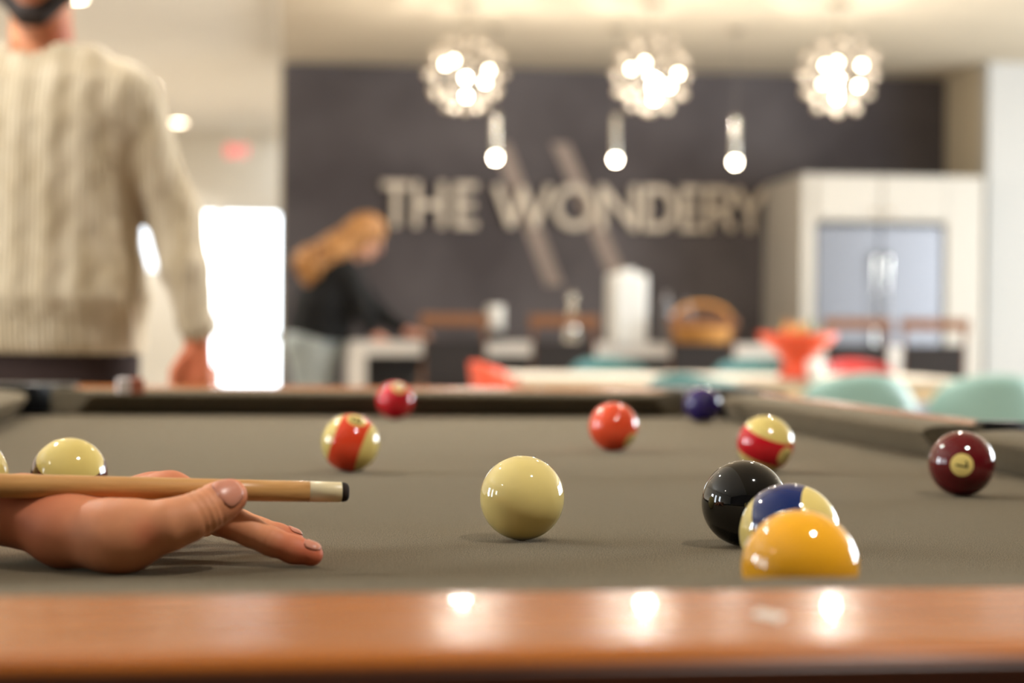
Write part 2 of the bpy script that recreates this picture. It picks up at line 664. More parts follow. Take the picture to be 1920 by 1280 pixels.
def wall_with_openings(name, axis, pos, t, a0, a1, ztop, ops, m):
    """wall in a plane x=pos or y=pos with rectangular openings (a, b, z0, z1)"""
    mb = MB()

    def seg(p, q, z0, z1):
        if q - p < 1e-4 or z1 - z0 < 1e-4:
            return
        if axis == 'x':
            mb.box((pos, p, z0), (pos + t, q, z1))
        else:
            mb.box((p, pos, z0), (q, pos + t, z1))
    cur = a0
    for (p, q, z0, z1) in sorted(ops):
        seg(cur, p, 0, ztop)
        seg(p, q, 0, z0)
        seg(p, q, z1, ztop)
        cur = q
    seg(cur, a1, 0, ztop)
    return struct(mb.build(name, m))


wall_with_openings('wall_left', 'x', XL, -0.15, YB, YF, CEIL + 0.06, [(y0, y1, 0.8, 2.1) for y0, y1 in LWIN], M['wall_cream'])
wall_with_openings('wall_right', 'x', XR, 0.15, YB, 12.86, CEIL, [(y0, y1, 0.5, 2.5) for y0, y1 in RWIN], M['wall_white'])
door_ops = [(-1.02, 0.35, 0.0, 2.08), (-1.80, -1.30, 1.42, 2.06)]
wall_with_openings('wall_far', 'y', YF, 0.15, XL, 0.75, CEIL + 0.06, door_ops, M['wall_cream'])


def window(n, axis, pos, a, b, z0, z1, nx=1, label=None, name='window'):
    root = thing('%s_%d' % (name, n), label, name)
    del root['category']
    del root['label']
    struct(root)

    def bx(p, q, c, d, t0=-0.03, t1=0.03):
        return ((pos + t0, p, c), (pos + t1, q, d)) if axis == 'x' else ((p, pos + t0, c), (q, pos + t1, d))
    fr = MB()
    e = 0.05
    for args in ((a, b, z0, z0 + e), (a, b, z1 - e, z1), (a, a + e, z0 + e, z1 - e), (b - e, b, z0 + e, z1 - e)):
        fr.box(*bx(*args))
    for k in range(1, nx):
        c = a + (b - a) * k / nx
        fr.box(*bx(c - 0.025, c + 0.025, z0 + e, z1 - e))
    fr.build(name + '_frame', M['trim'], root)
    for k in range(nx):
        p, q = a + (b - a) * k / nx + 0.026, a + (b - a) * (k + 1) / nx - 0.026
        MB().box(*bx(max(p, a + e), min(q, b - e), z0 + e, z1 - e, -0.003, 0.003)).build('pane', M['glass'], root)
    return root


window(1, 'x', XL - 0.08, *LWIN[0], 0.8, 2.1, 1)
window(2, 'x', XL - 0.08, *LWIN[1], 0.8, 2.1, 1)
window(7, 'x', XL - 0.08, *LWIN[2], 0.8, 2.1, 1)
for k, (y0, y1) in enumerate(RWIN):
    window(3 + k, 'x', XR + 0.08, y0, y1, 0.5, 2.5, 3)
window(6, 'y', YF + 0.06, -1.80, -1.30, 1.42, 2.06, 1)
dr = window(1, 'y', YF + 0.06, -1.02, 0.35, 0.0, 2.08, 1, name='door')
MB().box((-0.83, YF + 0.03, 0.05), (-0.77, YF + 0.09, 2.03)).build('mullion', M['trim'], dr)
MB().box((-0.77, YF + 0.04, 0.78), (0.30, YF + 0.08, 0.86)).build('push_bar', M['steel'], dr)

# ------------------------------------------------------------------ pool table (own frame: u right, v away, camera at u=v=0)
ALPHA = R(1.8)
NL, NR, NN, NF = -0.31, 0.75, 0.818, 3.06     # cushion noses: left, right, near, far
UC, VC = (NL + NR) / 2, (NN + NF) / 2
SP = 0.07      # side pockets measured from the table centre


def T(u, v, z=0.0):
    c, s = math.cos(ALPHA), math.sin(ALPHA)
    return Vector((u * c - v * s, u * s + v * c, z))


tab = thing('pool_table', 'wooden pool table with taupe grey cloth and dark pockets in the foreground', 'pool table', T(UC, VC), ALPHA)
hw, hl = (NR - NL) / 2, (NF - NN) / 2
CW = 0.066     # cushion depth
RW = 0.208     # outer edge of the end rails
RWS = 0.115    # outer edge of the side rails
RT_Z = BED + 0.040

# slate bed with cloth: corners cut off at the pockets
e, c_ = 0.025, 0.075
poly = [(-hw - e + c_, -hl - e), (hw + e - c_, -hl - e), (hw + e, -hl - e + c_), (hw + e, SP - 0.06), (hw + 0.004, SP - 0.05), (hw + 0.004, SP + 0.05), (hw + e, SP + 0.06),
        (hw + e, hl + e - c_), (hw + e - c_, hl + e), (-hw - e + c_, hl + e), (-hw - e, hl + e - c_), (-hw - e, SP + 0.06), (-hw - 0.004, SP + 0.05), (-hw - 0.004, SP - 0.05), (-hw - e, SP - 0.06), (-hw - e, -hl - e + c_)]
MB().prism(poly, BED - 0.03, BED).build('bed_cloth', M['cloth'], tab)

SECT = [(0.000, 0.0305), (0.0015, 0.0335), (0.006, 0.0365), (0.016, 0.0388), (0.035, 0.0397), (CW, 0.0400), (CW, 0.001), (0.024, 0.001), (0.014, 0.012), (0.003, 0.0265)]


def cushion(p0, p1, out, e0, e1):
    """strip from nose point p0 to p1; out = outward normal; ends flare by e0, e1 per unit of depth"""
    p0, p1, out = Vector(p0), Vector(p1), Vector(out)
    d = (p1 - p0).normalized()
    vs = []
    for p, sg, ee in ((p0, -1, e0), (p1, 1, e1)):
        for (q, z) in SECT:
            a = p + out * q + d * (sg * ee * q)
            vs.append((a.x, a.y, BED + z))
    n = len(SECT)
    fs = [tuple(range(n)), tuple(range(n, 2 * n))[::-1]] + [(i, (i + 1) % n, n + (i + 1) % n, n + i) for i in range(n)]
    o = MB().add(vs, fs).build('cushion', M['cloth'], tab, bevel=0.0012)
    return o


CO, SO = 0.085, 0.062        # nose ends short of corner / side pocket
cushion((-hw + CO, -hl), (hw - CO, -hl), (0, -1), 1.0, 1.0)
cushion((-hw + CO, hl), (hw - CO, hl), (0, 1), 1.0, 1.0)
for sx in (-1, 1):
    cushion((sx * hw, -hl + CO), (sx * hw, SP - SO), (sx, 0), 1.0, 0.25)
    cushion((sx * hw, SP + SO), (sx * hw, hl - CO), (sx, 0), 0.25, 1.0)

# wooden rail caps, with rounded outer edge


def rail(p0, p1, out):
    p0, p1, out = Vector(p0), Vector(p1), Vector(out)
    q1 = RW if abs(out.y) > 0.5 else RWS
    RS = [(CW, -0.035), (CW, 0.0400), (CW + 0.003, 0.0412), (q1 - 0.014, 0.0412), (q1 - 0.006, 0.0402), (q1 - 0.002, 0.0385), (q1 - 0.001, 0.0365), (q1 - 0.014, 0.0365), (q1 - 0.014, -0.035)]
    vs = []
    for p in (p0, p1):
        for (q, z) in RS:
            a = p + out * q
            vs.append((a.x, a.y, BED + z))
    n = len(RS)
    fs = [tuple(range(n)), tuple(range(n, 2 * n))[::-1]] + [(i, (i + 1) % n, n + (i + 1) % n, n + i) for i in range(n)]
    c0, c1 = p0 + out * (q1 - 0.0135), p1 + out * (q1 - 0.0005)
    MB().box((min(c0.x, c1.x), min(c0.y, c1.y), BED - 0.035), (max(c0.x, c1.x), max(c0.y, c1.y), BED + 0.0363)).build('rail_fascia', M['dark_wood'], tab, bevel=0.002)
    return MB().add(vs, fs).build('rail_cap', M['rail_wood'], tab, bevel=0.001)


CE, SE = 0.055, 0.078
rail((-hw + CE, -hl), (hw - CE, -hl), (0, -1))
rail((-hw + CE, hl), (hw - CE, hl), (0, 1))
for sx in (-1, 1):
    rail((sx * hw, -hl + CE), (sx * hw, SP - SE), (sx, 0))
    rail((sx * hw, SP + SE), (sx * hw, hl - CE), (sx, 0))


# pocket castings
def corner_casting(sx, sy):
    cx = cy = 0.034
    r = 0.070
    pts = [(-CE + 0.001, CW), (-CE + 0.001, RW)]
    for i in range(7):
        t = R(90 - 15 * i)
        pts.append((RWS - 0.05 + 0.05 * math.cos(t), RW - 0.05 + 0.05 * math.sin(t)))
    pts += [(RWS, -CE + 0.001), (CW, -CE + 0.001)]
    a0 = math.atan2(-CE + 0.02 - cy, CW - cx)
    a1 = math.atan2(CW - cy, -CE + 0.02 - cx)
    for i in range(13):
        t = a0 + (a1 - a0) * i / 12
        pts.append((cx + r * math.cos(t), cy + r * math.sin(t)))
    pts = [(sx * (hw + a), sy * (hl + b)) for a, b in pts]
    MB().prism(pts, BED - 0.034, BED + 0.0445).build('pocket_casting', M['black_plastic'], tab, bevel=0.003)
    c = (sx * (hw + cx), sy * (hl + cy), BED)
    MB().lathe([(0.069, 0.0), (0.066, -0.10), (0.05, -0.13), (0.0, -0.135), (0.0, -0.138), (0.053, -0.133), (0.069, -0.10), (0.072, 0.0)], 24, c).build('pocket_liner', M['black_plastic'], tab, smooth=True)


def side_casting(sx):
    cw, r = 0.055, 0.062
    pts = [(-SE + 0.001, CW), (-SE + 0.001, RWS), (SE - 0.001, RWS), (SE - 0.001, CW)]
    a0 = math.atan2(CW - cw, r)
    for i in range(13):
        t = a0 + (math.pi - 2 * a0) * i / 12
        pts.append((r * math.cos(t), cw + r * math.sin(t)))
    pts = [(sx * (hw + b), SP + a) for a, b in pts]
    MB().prism(pts, BED - 0.034, BED + 0.0445).build('pocket_casting', M['black_plastic'], tab, bevel=0.003)
    c = (sx * (hw + cw), SP, BED)
    MB().lathe([(0.061, 0.0), (0.058, -0.10), (0.045, -0.13), (0.0, -0.135), (0.0, -0.138), (0.048, -0.133), (0.061, -0.10), (0.064, 0.0)], 24, c).build('pocket_liner', M['black_plastic'], tab, smooth=True)


for sx in (-1, 1):
    side_casting(sx)
    for sy in (-1, 1):
        corner_casting(sx, sy)


# diamond sights let into the rails
def sight(u, v, along_u):
    a, b = (0.013, 0.0065) if along_u else (0.0065, 0.013)
    z = BED + 0.0412
    vs = [(u - a, v, z - 0.001), (u, v - b, z - 0.001), (u + a, v, z - 0.001), (u, v + b, z - 0.001), (u - a, v, z + 0.0004), (u, v - b, z + 0.0004), (u + a, v, z + 0.0004), (u, v + b, z + 0.0004)]
    MB().add(vs, [(0, 1, 2, 3), (4, 5, 6, 7), (0, 1, 5, 4), (1, 2, 6, 5), (2, 3, 7, 6), (3, 0, 4, 7)]).build('diamond_sight', M['pearl'], tab)


sw = (CW + RW) / 2
for k in (-1, 0, 1):
    for sy in (-1, 1):
        sight(k * hw * 0.58 - 0.03, sy * (hl + sw), False)
for sx in (-1, 1):
    for k in (-3, -2, -1, 1, 2, 3):
        sight(sx * (hw + (CW + RWS) / 2), k * hl / 4, True)
# apron and legs
ap = MB()
for sx in (-1, 1):
    ap.box((sx * (hw + 0.10) - 0.02, -hl - 0.14, BED - 0.26), (sx * (hw + 0.10) + 0.02, hl + 0.14, BED - 0.036))
for sy in (-1, 1):
    ap.box((-hw - 0.08, sy * (hl + 0.12) - 0.02, BED - 0.26), (hw + 0.08, sy * (hl + 0.12) + 0.02, BED - 0.036))
ap.build('apron', M['dark_wood'], tab)
MB().box((-hw - 0.08, -hl - 0.10, BED - 0.22), (hw + 0.08, hl + 0.10, BED - 0.18)).build('under_frame', M['dark_wood'], tab)
for sx in (-1, 1):
    for sy in (-1, 1):
        x, y = sx * (hw - 0.02), sy * (hl - 0.05)
        lg = MB()
        a, b = 0.085, 0.06
        vs = [(x - b, y - b, 0), (x + b, y - b, 0), (x + b, y + b, 0), (x - b, y + b, 0), (x - a, y - a, BED - 0.22), (x + a, y - a, BED - 0.22), (x + a, y + a, BED - 0.22), (x - a, y + a, BED - 0.22)]
        lg.add(vs, [(0, 3, 2, 1), (4, 5, 6, 7), (0, 1, 5, 4), (1, 2, 6, 5), (2, 3, 7, 6), (3, 0, 4, 7)])
        lg.build('leg', M['dark_wood'], tab, bevel=0.006)

# ------------------------------------------------------------------ balls
BR = 0.028575
CREAM = (232, 208, 124)


def ball_mat(name, rgb, stripe, circles=True, thr=0.5):
    m = mat(name, rgb, 0.06, spec=0.5, coat=0.5)
    nt, b = nodes(m)
    L = nt.links
    tc = nt.nodes.new('ShaderNodeTexCoord')
    nm = nt.nodes.new('ShaderNodeVectorMath')
    nm.operation = 'NORMALIZE'
    L.new(tc.outputs['Object'], nm.inputs[0])
    sp = nt.nodes.new('ShaderNodeSeparateXYZ')
    L.new(nm.outputs[0], sp.inputs[0])

    def step(src, edge, soft):
        mr = nt.nodes.new('ShaderNodeMapRange')
        mr.inputs['From Min'].default_value = edge - soft
        mr.inputs['From Max'].default_value = edge + soft
        ab = nt.nodes.new('ShaderNodeMath')
        ab.operation = 'ABSOLUTE'
        L.new(src, ab.inputs[0])
        L.new(ab.outputs[0], mr.inputs['Value'])
        return mr.outputs[0]
    col = nt.nodes.new('ShaderNodeRGB')
    col.outputs[0].default_value = lin(rgb)
    cur = col.outputs[0]
    if stripe:
        mx = nt.nodes.new('ShaderNodeMixRGB')
        mx.inputs[2].default_value = lin(CREAM)
        L.new(step(sp.outputs[2], thr, 0.006), mx.inputs[0])
        L.new(cur, mx.inputs[1])
        cur = mx.outputs[0]
    if circles:
        mx = nt.nodes.new('ShaderNodeMixRGB')
        mx.inputs[2].default_value = lin(CREAM)
        L.new(step(sp.outputs[0], math.cos(R(20)), 0.003), mx.inputs[0])
        L.new(cur, mx.inputs[1])
        cur = mx.outputs[0]
    L.new(cur, b.inputs['Base Color'])
    return m


def sphere_mesh(name, m):
    me = bpy.data.meshes.new(name)
    bm = bmesh.new()
    bmesh.ops.create_uvsphere(bm, u_segments=64, v_segments=40, radius=BR)
    for f in bm.faces:
        f.smooth = True
    bm.to_mesh(me)
    bm.free()
    me.materials.append(m)
    return me


M['numeral'] = mat('black_numeral', (28, 26, 22), 0.2, spec=0.5)
DIGITS = {
    '1': [[(0.05, 0.3), (0.2, 0.45), (0.2, -0.45)]],
    '2': [[(-0.22, 0.28), (-0.1, 0.43), (0.1, 0.43), (0.23, 0.28), (0.2, 0.1), (-0.23, -0.42), (0.25, -0.42)]],
    '3': [[(-0.22, 0.33), (0, 0.44), (0.2, 0.33), (0.18, 0.12), (0, 0.04), (0.2, -0.08), (0.22, -0.3), (0, -0.44), (-0.23, -0.32)]],
    '4': [[(0.12, -0.45), (0.12, 0.45), (-0.26, -0.18), (0.28, -0.18)]],
    '5': [[(0.22, 0.43), (-0.18, 0.43), (-0.2, 0.05), (0.02, 0.12), (0.22, 0), (0.22, -0.28), (0.02, -0.43), (-0.22, -0.34)]],
    '7': [[(-0.24, 0.42), (0.24, 0.42), (-0.06, -0.45)]],
    '8': [[(0, 0.04), (0.18, 0.14), (0.18, 0.34), (0, 0.44), (-0.18, 0.34), (-0.18, 0.14), (0, 0.04), (0.22, -0.1), (0.22, -0.32), (0, -0.44), (-0.22, -0.32), (-0.22, -0.1), (0, 0.04)]],
    '9': [[(0.2, 0.15), (0, 0.02), (-0.2, 0.15), (-0.2, 0.33), (0, 0.44), (0.2, 0.33), (0.2, 0.0), (0.02, -0.44)]],
    '0': [[(0, 0.44), (0.2, 0.3), (0.2, -0.3), (0, -0.44), (-0.2, -0.3), (-0.2, 0.3), (0, 0.44)]],
}


def numeral_mesh(text, side):
    """strokes of the number laid on the ball at local x = side"""
    mb = MB()
    hgt = 0.0098
    t = 0.0016
    for k, ch in enumerate(text):
        off = (k - (len(text) - 1) / 2) * 0.6
        for line in DIGITS[ch]:
            for (a, b) in zip(line[:-1], line[1:]):
                a = Vector(((a[0] + off) * hgt, a[1] * hgt))
                b = Vector(((b[0] + off) * hgt, b[1] * hgt))
                d = (b - a).normalized()
                n = Vector((-d.y, d.x)) * t / 2
                a2, b2 = a - d * t * 0.4, b + d * t * 0.4
                vs, N = [], 4
                for i in range(N + 1):
                    p = a2.lerp(b2, i / N)
                    for q in (p + n, p - n):
                        # local x axis is the number axis, y = text right, z = text up
                        v = Vector((math.sqrt(BR * BR - q.x ** 2 - q.y ** 2), q.x * 1, q.y)) * 1.0025
                        vs.append((v.x * side, v.y * side, v.z))
                mb.add(vs, [(2 * i, 2 * i + 1, 2 * i + 3, 2 * i + 2) for i in range(N)])
    return mb


def dirv(v, p):
    tw = (CAMLOC - p).normalized()
    rt = UP.cross(tw).normalized()
    return (rt * v[0] + tw.cross(rt) * v[1] + tw * v[2]).normalized()


def ball(name, label, px, py, rgb, number, s=None, n=None, stripe=False, thr=0.5, nup=None):
    p = on_plane(px, py, BED + BR)
    m = ball_mat(name + '_phenolic', rgb, stripe, number is not None, thr)
    me = sphere_mesh(name, m)
    o = bpy.data.objects.new(name, me)
    COL.objects.link(o)
    n_ = dirv(n or (0, -0.4, -1), p)
    if s is None:
        s = nup or (0, 1, 0)
    s_ = dirv(s, p)
    s_ = (s_ - n_ * s_.dot(n_)).normalized() if not stripe else s_
    if stripe:
        n_ = (n_ - s_ * n_.dot(s_)).normalized()
    y_ = s_.cross(n_)
    o.matrix_world = Matrix.Translation(p) @ Matrix((n_, y_, s_)).transposed().to_4x4()
    tag(o, label, 'billiard ball', 'billiard balls on the table')
    if number:
        for sd in (1, -1):
            numeral_mesh(number, sd).build('numeral', M['numeral'], o)
    return o


cue_ball = ball('cue_ball', 'plain ivory cue ball in sharp focus at the middle of the cloth', 979, 933, (232, 210, 134), None)
ball('billiard_ball', 'glossy black ball touching the blue striped ball', 1396, 943, (10, 10, 10), '8', n=(0.90, -0.22, 0.38))
ball('billiard_ball', 'solid amber yellow ball nearest the camera, half hidden by the front rail', 1500, 1066, (250, 178, 36), '1', n=(0.1, -0.8, 0.6))
ball('billiard_ball', 'cream ball with dark blue stripe behind the amber yellow ball', 1481, 1000, (8, 38, 98), '10', s=(0.95, 0.18, 0.25), n=(-0.2, -0.75, 0.62), stripe=True)
ball('billiard_ball', 'solid maroon ball with number seven facing the camera near the side pocket', 1803, 869, (96, 12, 20), '7', n=(0.01, -0.04, 1), s=(1, 0.15, 0))
ball('billiard_ball', 'cream ball with crimson stripe beyond the black ball', 1435, 832, (206, 14, 34), '11', s=(0.334, 0.90, 0.276), n=(0.71, -0.42, 0.56), stripe=True, thr=0.44)
ball('billiard_ball', 'solid orange ball alone on the cloth beyond the ivory cue ball', 1150, 800, (238, 82, 46), '5', n=(0.72, -0.56, 0.42))
ball('billiard_ball', 'solid dark purple ball by the far right corner pocket', 1317, 758, (40, 26, 96), '4', n=(0.1, -0.97, 0.2))
ball('billiard_ball', 'cream ball with upright orange stripe beyond the cue tip', 657, 830, (232, 70, 36), '13', s=(0.95, -0.34, 0.125), n=(0.22, 0.81, 0.54), stripe=True, thr=0.5)
ball('billiard_ball', 'solid bright red ball against the far cushion', 741, 751, (206, 10, 36), '3', n=(0.2, 0.72, 0.66))
ball('billiard_ball', 'cream ball with maroon stripe partly hidden behind the cue shaft', 130, 891, (84, 14, 26), '15', s=(0.03, 0.74, 0.67), n=(0.1, -0.7, 0.7), stripe=True)
ball('billiard_ball', 'cream ball with yellow stripe cut off by the left picture edge', -57, 892, (240, 180, 40), '9', s=(0.5, 0.6, 0.5), n=(0.1, -0.7, -0.7), stripe=True)

# ------------------------------------------------------------------ cue
tipP, leftP = at(655, 922.5, 1.170), at(0, 910.5, 1.130)
cdir = (leftP - tipP).normalized()
cue = bpy.data.objects.new('pool_cue', None)
COL.objects.link(cue)
cue.empty_display_size = 0.05
cue.location = tipP
cue.rotation_mode = 'QUATERNION'
cue.rotation_quaternion = cdir.to_track_quat('Z', 'Y')
tag(cue, 'maple pool cue with ivory ferrule resting on the hand', 'pool cue')
MB().lathe([(0.0, 0.0), (0.0036, 0.0003), (0.0052, 0.0012), (0.0058, 0.0028), (0.0058, 0.0048)], 32).build('tip', M['leather'], cue, smooth=True)
MB().lathe([(0.0059, 0.0048), (0.00605, 0.0052), (0.00625, 0.0240)], 32).build('ferrule', M['ferrule'], cue, smooth=False)
MB().lathe([(0.00625, 0.0240), (0.00655, 0.08), (0.0073, 0.21), (0.0085, 0.40), (0.0105, 0.74)], 32).build('shaft', M['maple'], cue, smooth=False)
MB().lathe([(0.0108, 0.74), (0.0108, 0.755)], 32).build('joint_collar', M['bronze'], cue)
MB().lathe([(0.0107, 0.755), (0.0135, 1.10), (0.0148, 1.43), (0.013, 1.45)], 32).build('butt', M['cue_butt'], cue)
for ch in cue.children:
    ch.data.polygons.foreach_set('use_smooth', [len(p.vertices) == 4 for p in ch.data.polygons])

# ------------------------------------------------------------------ the bridge hand
HC = at(250, 990, 1.15)
HC.z = BED


def hp(x, y, d):
    return at(x, y, d) - HC


arm = thing('person', 'left hand and forearm of a player forming a bridge under the cue', 'person', HC)
fl = Field((-0.27, -0.16, -0.003), (0.14, 0.16, 0.085), 0.0012)
# local axes are world axes; the arm leaves the picture to the left
wr = hp(30, 957, 1.158)
fore1, fore2 = hp(-220, 952, 1.165), hp(-520, 920, 1.175)
mcp = {'index': hp(318, 931, 1.174), 'middle': hp(292, 932, 1.196), 'ring': hp(268, 936, 1.218), 'little': hp(240, 950, 1.238)}
sqz = (tuple(UP), 0.78)
fl.chain([wr, fore1, fore2], [0.0235, 0.0275, 0.036], 0.01, sq=((0.0, 0.0, 1.0), 0.80))
for kx, r0, r1 in (('index', 0.0145, 0.0125), ('middle', 0.0145, 0.0125), ('ring', 0.014, 0.0118), ('little', 0.013, 0.0108)):
    fl.cone(wr + (mcp[kx] - wr) * 0.12, mcp[kx], r0, r1, 0.010)
fl.cone(hp(70, 985, 1.185), hp(225, 985, 1.225), 0.016, 0.0145, 0.012)          # little-finger side of the palm
fl.cone(wr, hp(120, 992, 1.140), 0.019, 0.0200, 0.012)                           # base of the thumb
fl.cone(hp(120, 992, 1.140), hp(232, 1008, 1.122), 0.0200, 0.0196, 0.012)
fl.cone(hp(140, 960, 1.15), hp(250, 958, 1.155), 0.013, 0.011, 0.012)            # web between thumb and index
palm = fl.d.copy()
fingers = {
    'thumb': ([hp(215, 1004, 1.122), hp(316, 984, 1.118), hp(352, 972, 1.121), hp(385, 957, 1.126), hp(412, 941, 1.132), hp(431, 930, 1.136)], [0.0190, 0.0145, 0.0130, 0.0124, 0.0116, 0.0103]),
    'index': ([mcp['index'], hp(375, 951, 1.171), hp(432, 979, 1.167), hp(470, 997, 1.165), hp(508, 1015, 1.162), hp(550, 1030, 1.160), hp(584, 1039, 1.158)], [0.0118, 0.0098, 0.0095, 0.0085, 0.0083, 0.0080, 0.0070]),
    'middle': ([mcp['middle'], hp(355, 946, 1.205), hp(412, 968, 1.214), hp(450, 982, 1.221), hp(484, 994, 1.226), hp(520, 1005, 1.231), hp(549, 1012, 1.234)], [0.0118, 0.0098, 0.0095, 0.0085, 0.0082, 0.0078, 0.0068]),
    'ring': ([mcp['ring'], hp(330, 952, 1.24), hp(378, 968, 1.252), hp(412, 980, 1.259), hp(442, 988, 1.264), hp(492, 999, 1.267)], [0.0110, 0.0092, 0.0088, 0.0080, 0.0076, 0.0065]),
    'little': ([mcp['little'], hp(285, 960, 1.262), hp(322, 972, 1.276), hp(345, 980, 1.285), hp(386, 989, 1.291)], [0.0102, 0.0085, 0.0080, 0.0072, 0.0060]),
}
total = palm.copy()
for kx, (pts, rs) in fingers.items():
    g = fl.blank()
    g.chain(pts, rs, 0.004)
    # skin creases over the joints
    joints = {'thumb': [3], 'index': [2, 4], 'middle': [2, 4], 'ring': [2], 'little': [2]}[kx]
    for j in joints:
        p, a = pts[j], (pts[j + 1] - pts[j - 1]).normalized()
        s, X, Y, Z = g.sl(np.array(p) - 0.022, np.array(p) + 0.022)
        q = (X - p.x) * a.x + (Y - p.y) * a.y + (Z - p.z) * a.z
        rr = np.sqrt((X - p.x) ** 2 + (Y - p.y) ** 2 + (Z - p.z) ** 2)
        amp = 0.0009 if kx == 'thumb' else 0.0005
        offs = (-0.0075, -0.0035, 0.0005, 0.0042) if kx == 'thumb' else (-0.0018, 0.0016)
        gr = sum(np.exp(-((q - o_) / 0.0009) ** 2) for o_ in offs)
        g.d[s] += (amp * gr * np.exp(-(rr / 0.016) ** 4)).astype(np.float32)
    total = np.minimum(total, Field.smin(palm, g.d, 0.016 if kx != 'thumb' else 0.012))
fl.d = total
# the hand rests on the cloth: flatten against it
s, X, Y, Z = fl.sl(fl.lo, fl.lo + fl.n * fl.h)
fl.d = np.maximum(fl.d, 0.0006 - Z + 0 * X + 0 * Y)
hand = fl.build('hand_and_forearm', M['skin'], arm, relax=2)
spots = [(fingers['thumb'][0][-1], 0.013, 0.75), (fingers['index'][0][-1], 0.018, 0.95), (fingers['index'][0][-2], 0.014, 0.8), (fingers['middle'][0][-1], 0.016, 0.8),
         (fingers['index'][0][2] - UP * 0.004, 0.008, 0.6), (mcp['index'], 0.02, 0.8), (mcp['middle'], 0.02, 0.8), (hp(60, 950, 1.14), 0.045, 0.55), (hp(275, 1000, 1.105), 0.008, 0.5),
         (hp(200, 960, 1.14), 0.02, 0.5)]
flush_attr(hand, spots)


hco = np.empty(len(hand.data.vertices) * 3, np.float32)
hand.data.vertices.foreach_get('co', hco)
htree = BVHTree.FromPolygons([Vector(q) for q in hco.reshape(-1, 3).tolist()], [tuple(q.vertices) for q in hand.data.polygons])


def nail(p, axis, normal, half_len, half_ang, fwd):
    """curved nail plate lying on the skin of a fingertip"""
    a = axis.normalized()
    n = (normal - a * normal.dot(a)).normalized()
    b = a.cross(n)
    vs, N, K = [], 14, 12
    for i in range(N + 1):
        s_ = -1 + 2 * i / N
        wd = (1 - abs(s_) ** 3.2) ** 0.5 if s_ < 0 else (1 - 0.92 * abs(s_) ** 3.0) ** 0.5
        for j in range(K + 1):
            t = (-1 + 2 * j / K) * half_ang * wd
            d = n * math.cos(t) + b * math.sin(t)
            o = p + a * (fwd + s_ * half_len)
            hit = htree.ray_cast(o + d * 0.03, -d)[0]
            q = hit if hit is not None else o + d * 0.009
            edge = max(abs(-1 + 2 * j / K), abs(s_))
            vs.append(q + d * (0.0007 - 0.0007 * edge ** 6))
    fs = [(i * (K + 1) + j, i * (K + 1) + j + 1, (i + 1) * (K + 1) + j + 1, (i + 1) * (K + 1) + j) for i in range(N) for j in range(K)]
    o = mesh_obj('fingernail', vs, fs, M['nail'], arm, True)
    sd = o.modifiers.new('thickness', 'SOLIDIFY')
    sd.thickness = 0.0007
    sd.offset = 0
    return o


tp = fingers['thumb'][0]
nail(tp[-1], tp[-1] - tp[-3], TW * 0.95 + UP * 0.05 - RT * 0.30, 0.0082, 0.85, -0.0035)
for kx in ('index', 'middle', 'ring', 'little'):
    q, rs = fingers[kx]
    nail(q[-1], q[-1] - q[-2], UP + TW * (0.25 if kx == 'index' else 0.0), 0.0050, 0.75, 0.0)
sl = Field((-0.62, -0.17, -0.02), (-0.12, 0.17, 0.25), 0.004)
sl.chain([hp(-330, 938, 1.168), hp(-520, 918, 1.175), hp(-900, 850, 1.19)], [0.036, 0.041, 0.055], 0.01)
sl.build('sleeve', M['sleeve'], arm, relax=2)

# chalk cubes on the far rail
for (px, m, lb) in ((233, 'chalk_blue', 'pale cube of cue chalk on the far rail below the man'), (256, 'chalk_brown', 'terracotta cube of cue chalk on the far rail beside the pale cube')):
    p = on_plane(px, 737, BED + 0.0412)
    ck = thing('cue_chalk', lb, 'chalk', (p.x, p.y, BED + 0.0412), ALPHA + R(9), 'chalk cubes on the far rail')
    MB().box((-0.0105, -0.0105, 0), (0.0105, 0.0105, 0.021)).build('paper_wrap', M[m], ck, bevel=0.0015)
    MB().lathe([(0.009, 0.021), (0.008, 0.0222), (0.0, 0.0212)], 16).build('worn_top', M[m], ck)

# ------------------------------------------------------------------ ceiling downlights


def downlight_mesh():
    ring = MB().lathe([(0.062, 0.0), (0.085, 0.0), (0.085, -0.006), (0.062, -0.004), (0.062, 0.0)], 28)
    lens = MB().lathe([(0.0615, -0.001), (0.0615, -0.0025), (0.0, -0.0025)], 28)
    return ring, lens


first = [None]


def downlight(x, y, z, power, label):
    if first[0] is None:
        r = thing('downlight', label, 'ceiling light', (x, y, z), 0, 'recessed ceiling downlights')
        ring, lens = downlight_mesh()
        ring.build('trim_ring', M['trim'], r)
        lens.build('lens', M['down'], r)
        first[0] = r
    else:
        r = dup(first[0], (x, y, z), 0, label)
    l = bpy.data.lights.new('downlight_beam', 'SPOT')
    l.energy = power
    l.color = (1.0, 0.96, 0.89)
    l.spot_size = R(125)
    l.spot_blend = 0.6
    l.shadow_soft_size = 0.06
    o = bpy.data.objects.new('downlight_beam', l)
    COL.objects.link(o)
    o.location = (0, 0, -0.012)
    o.parent = r
    return r


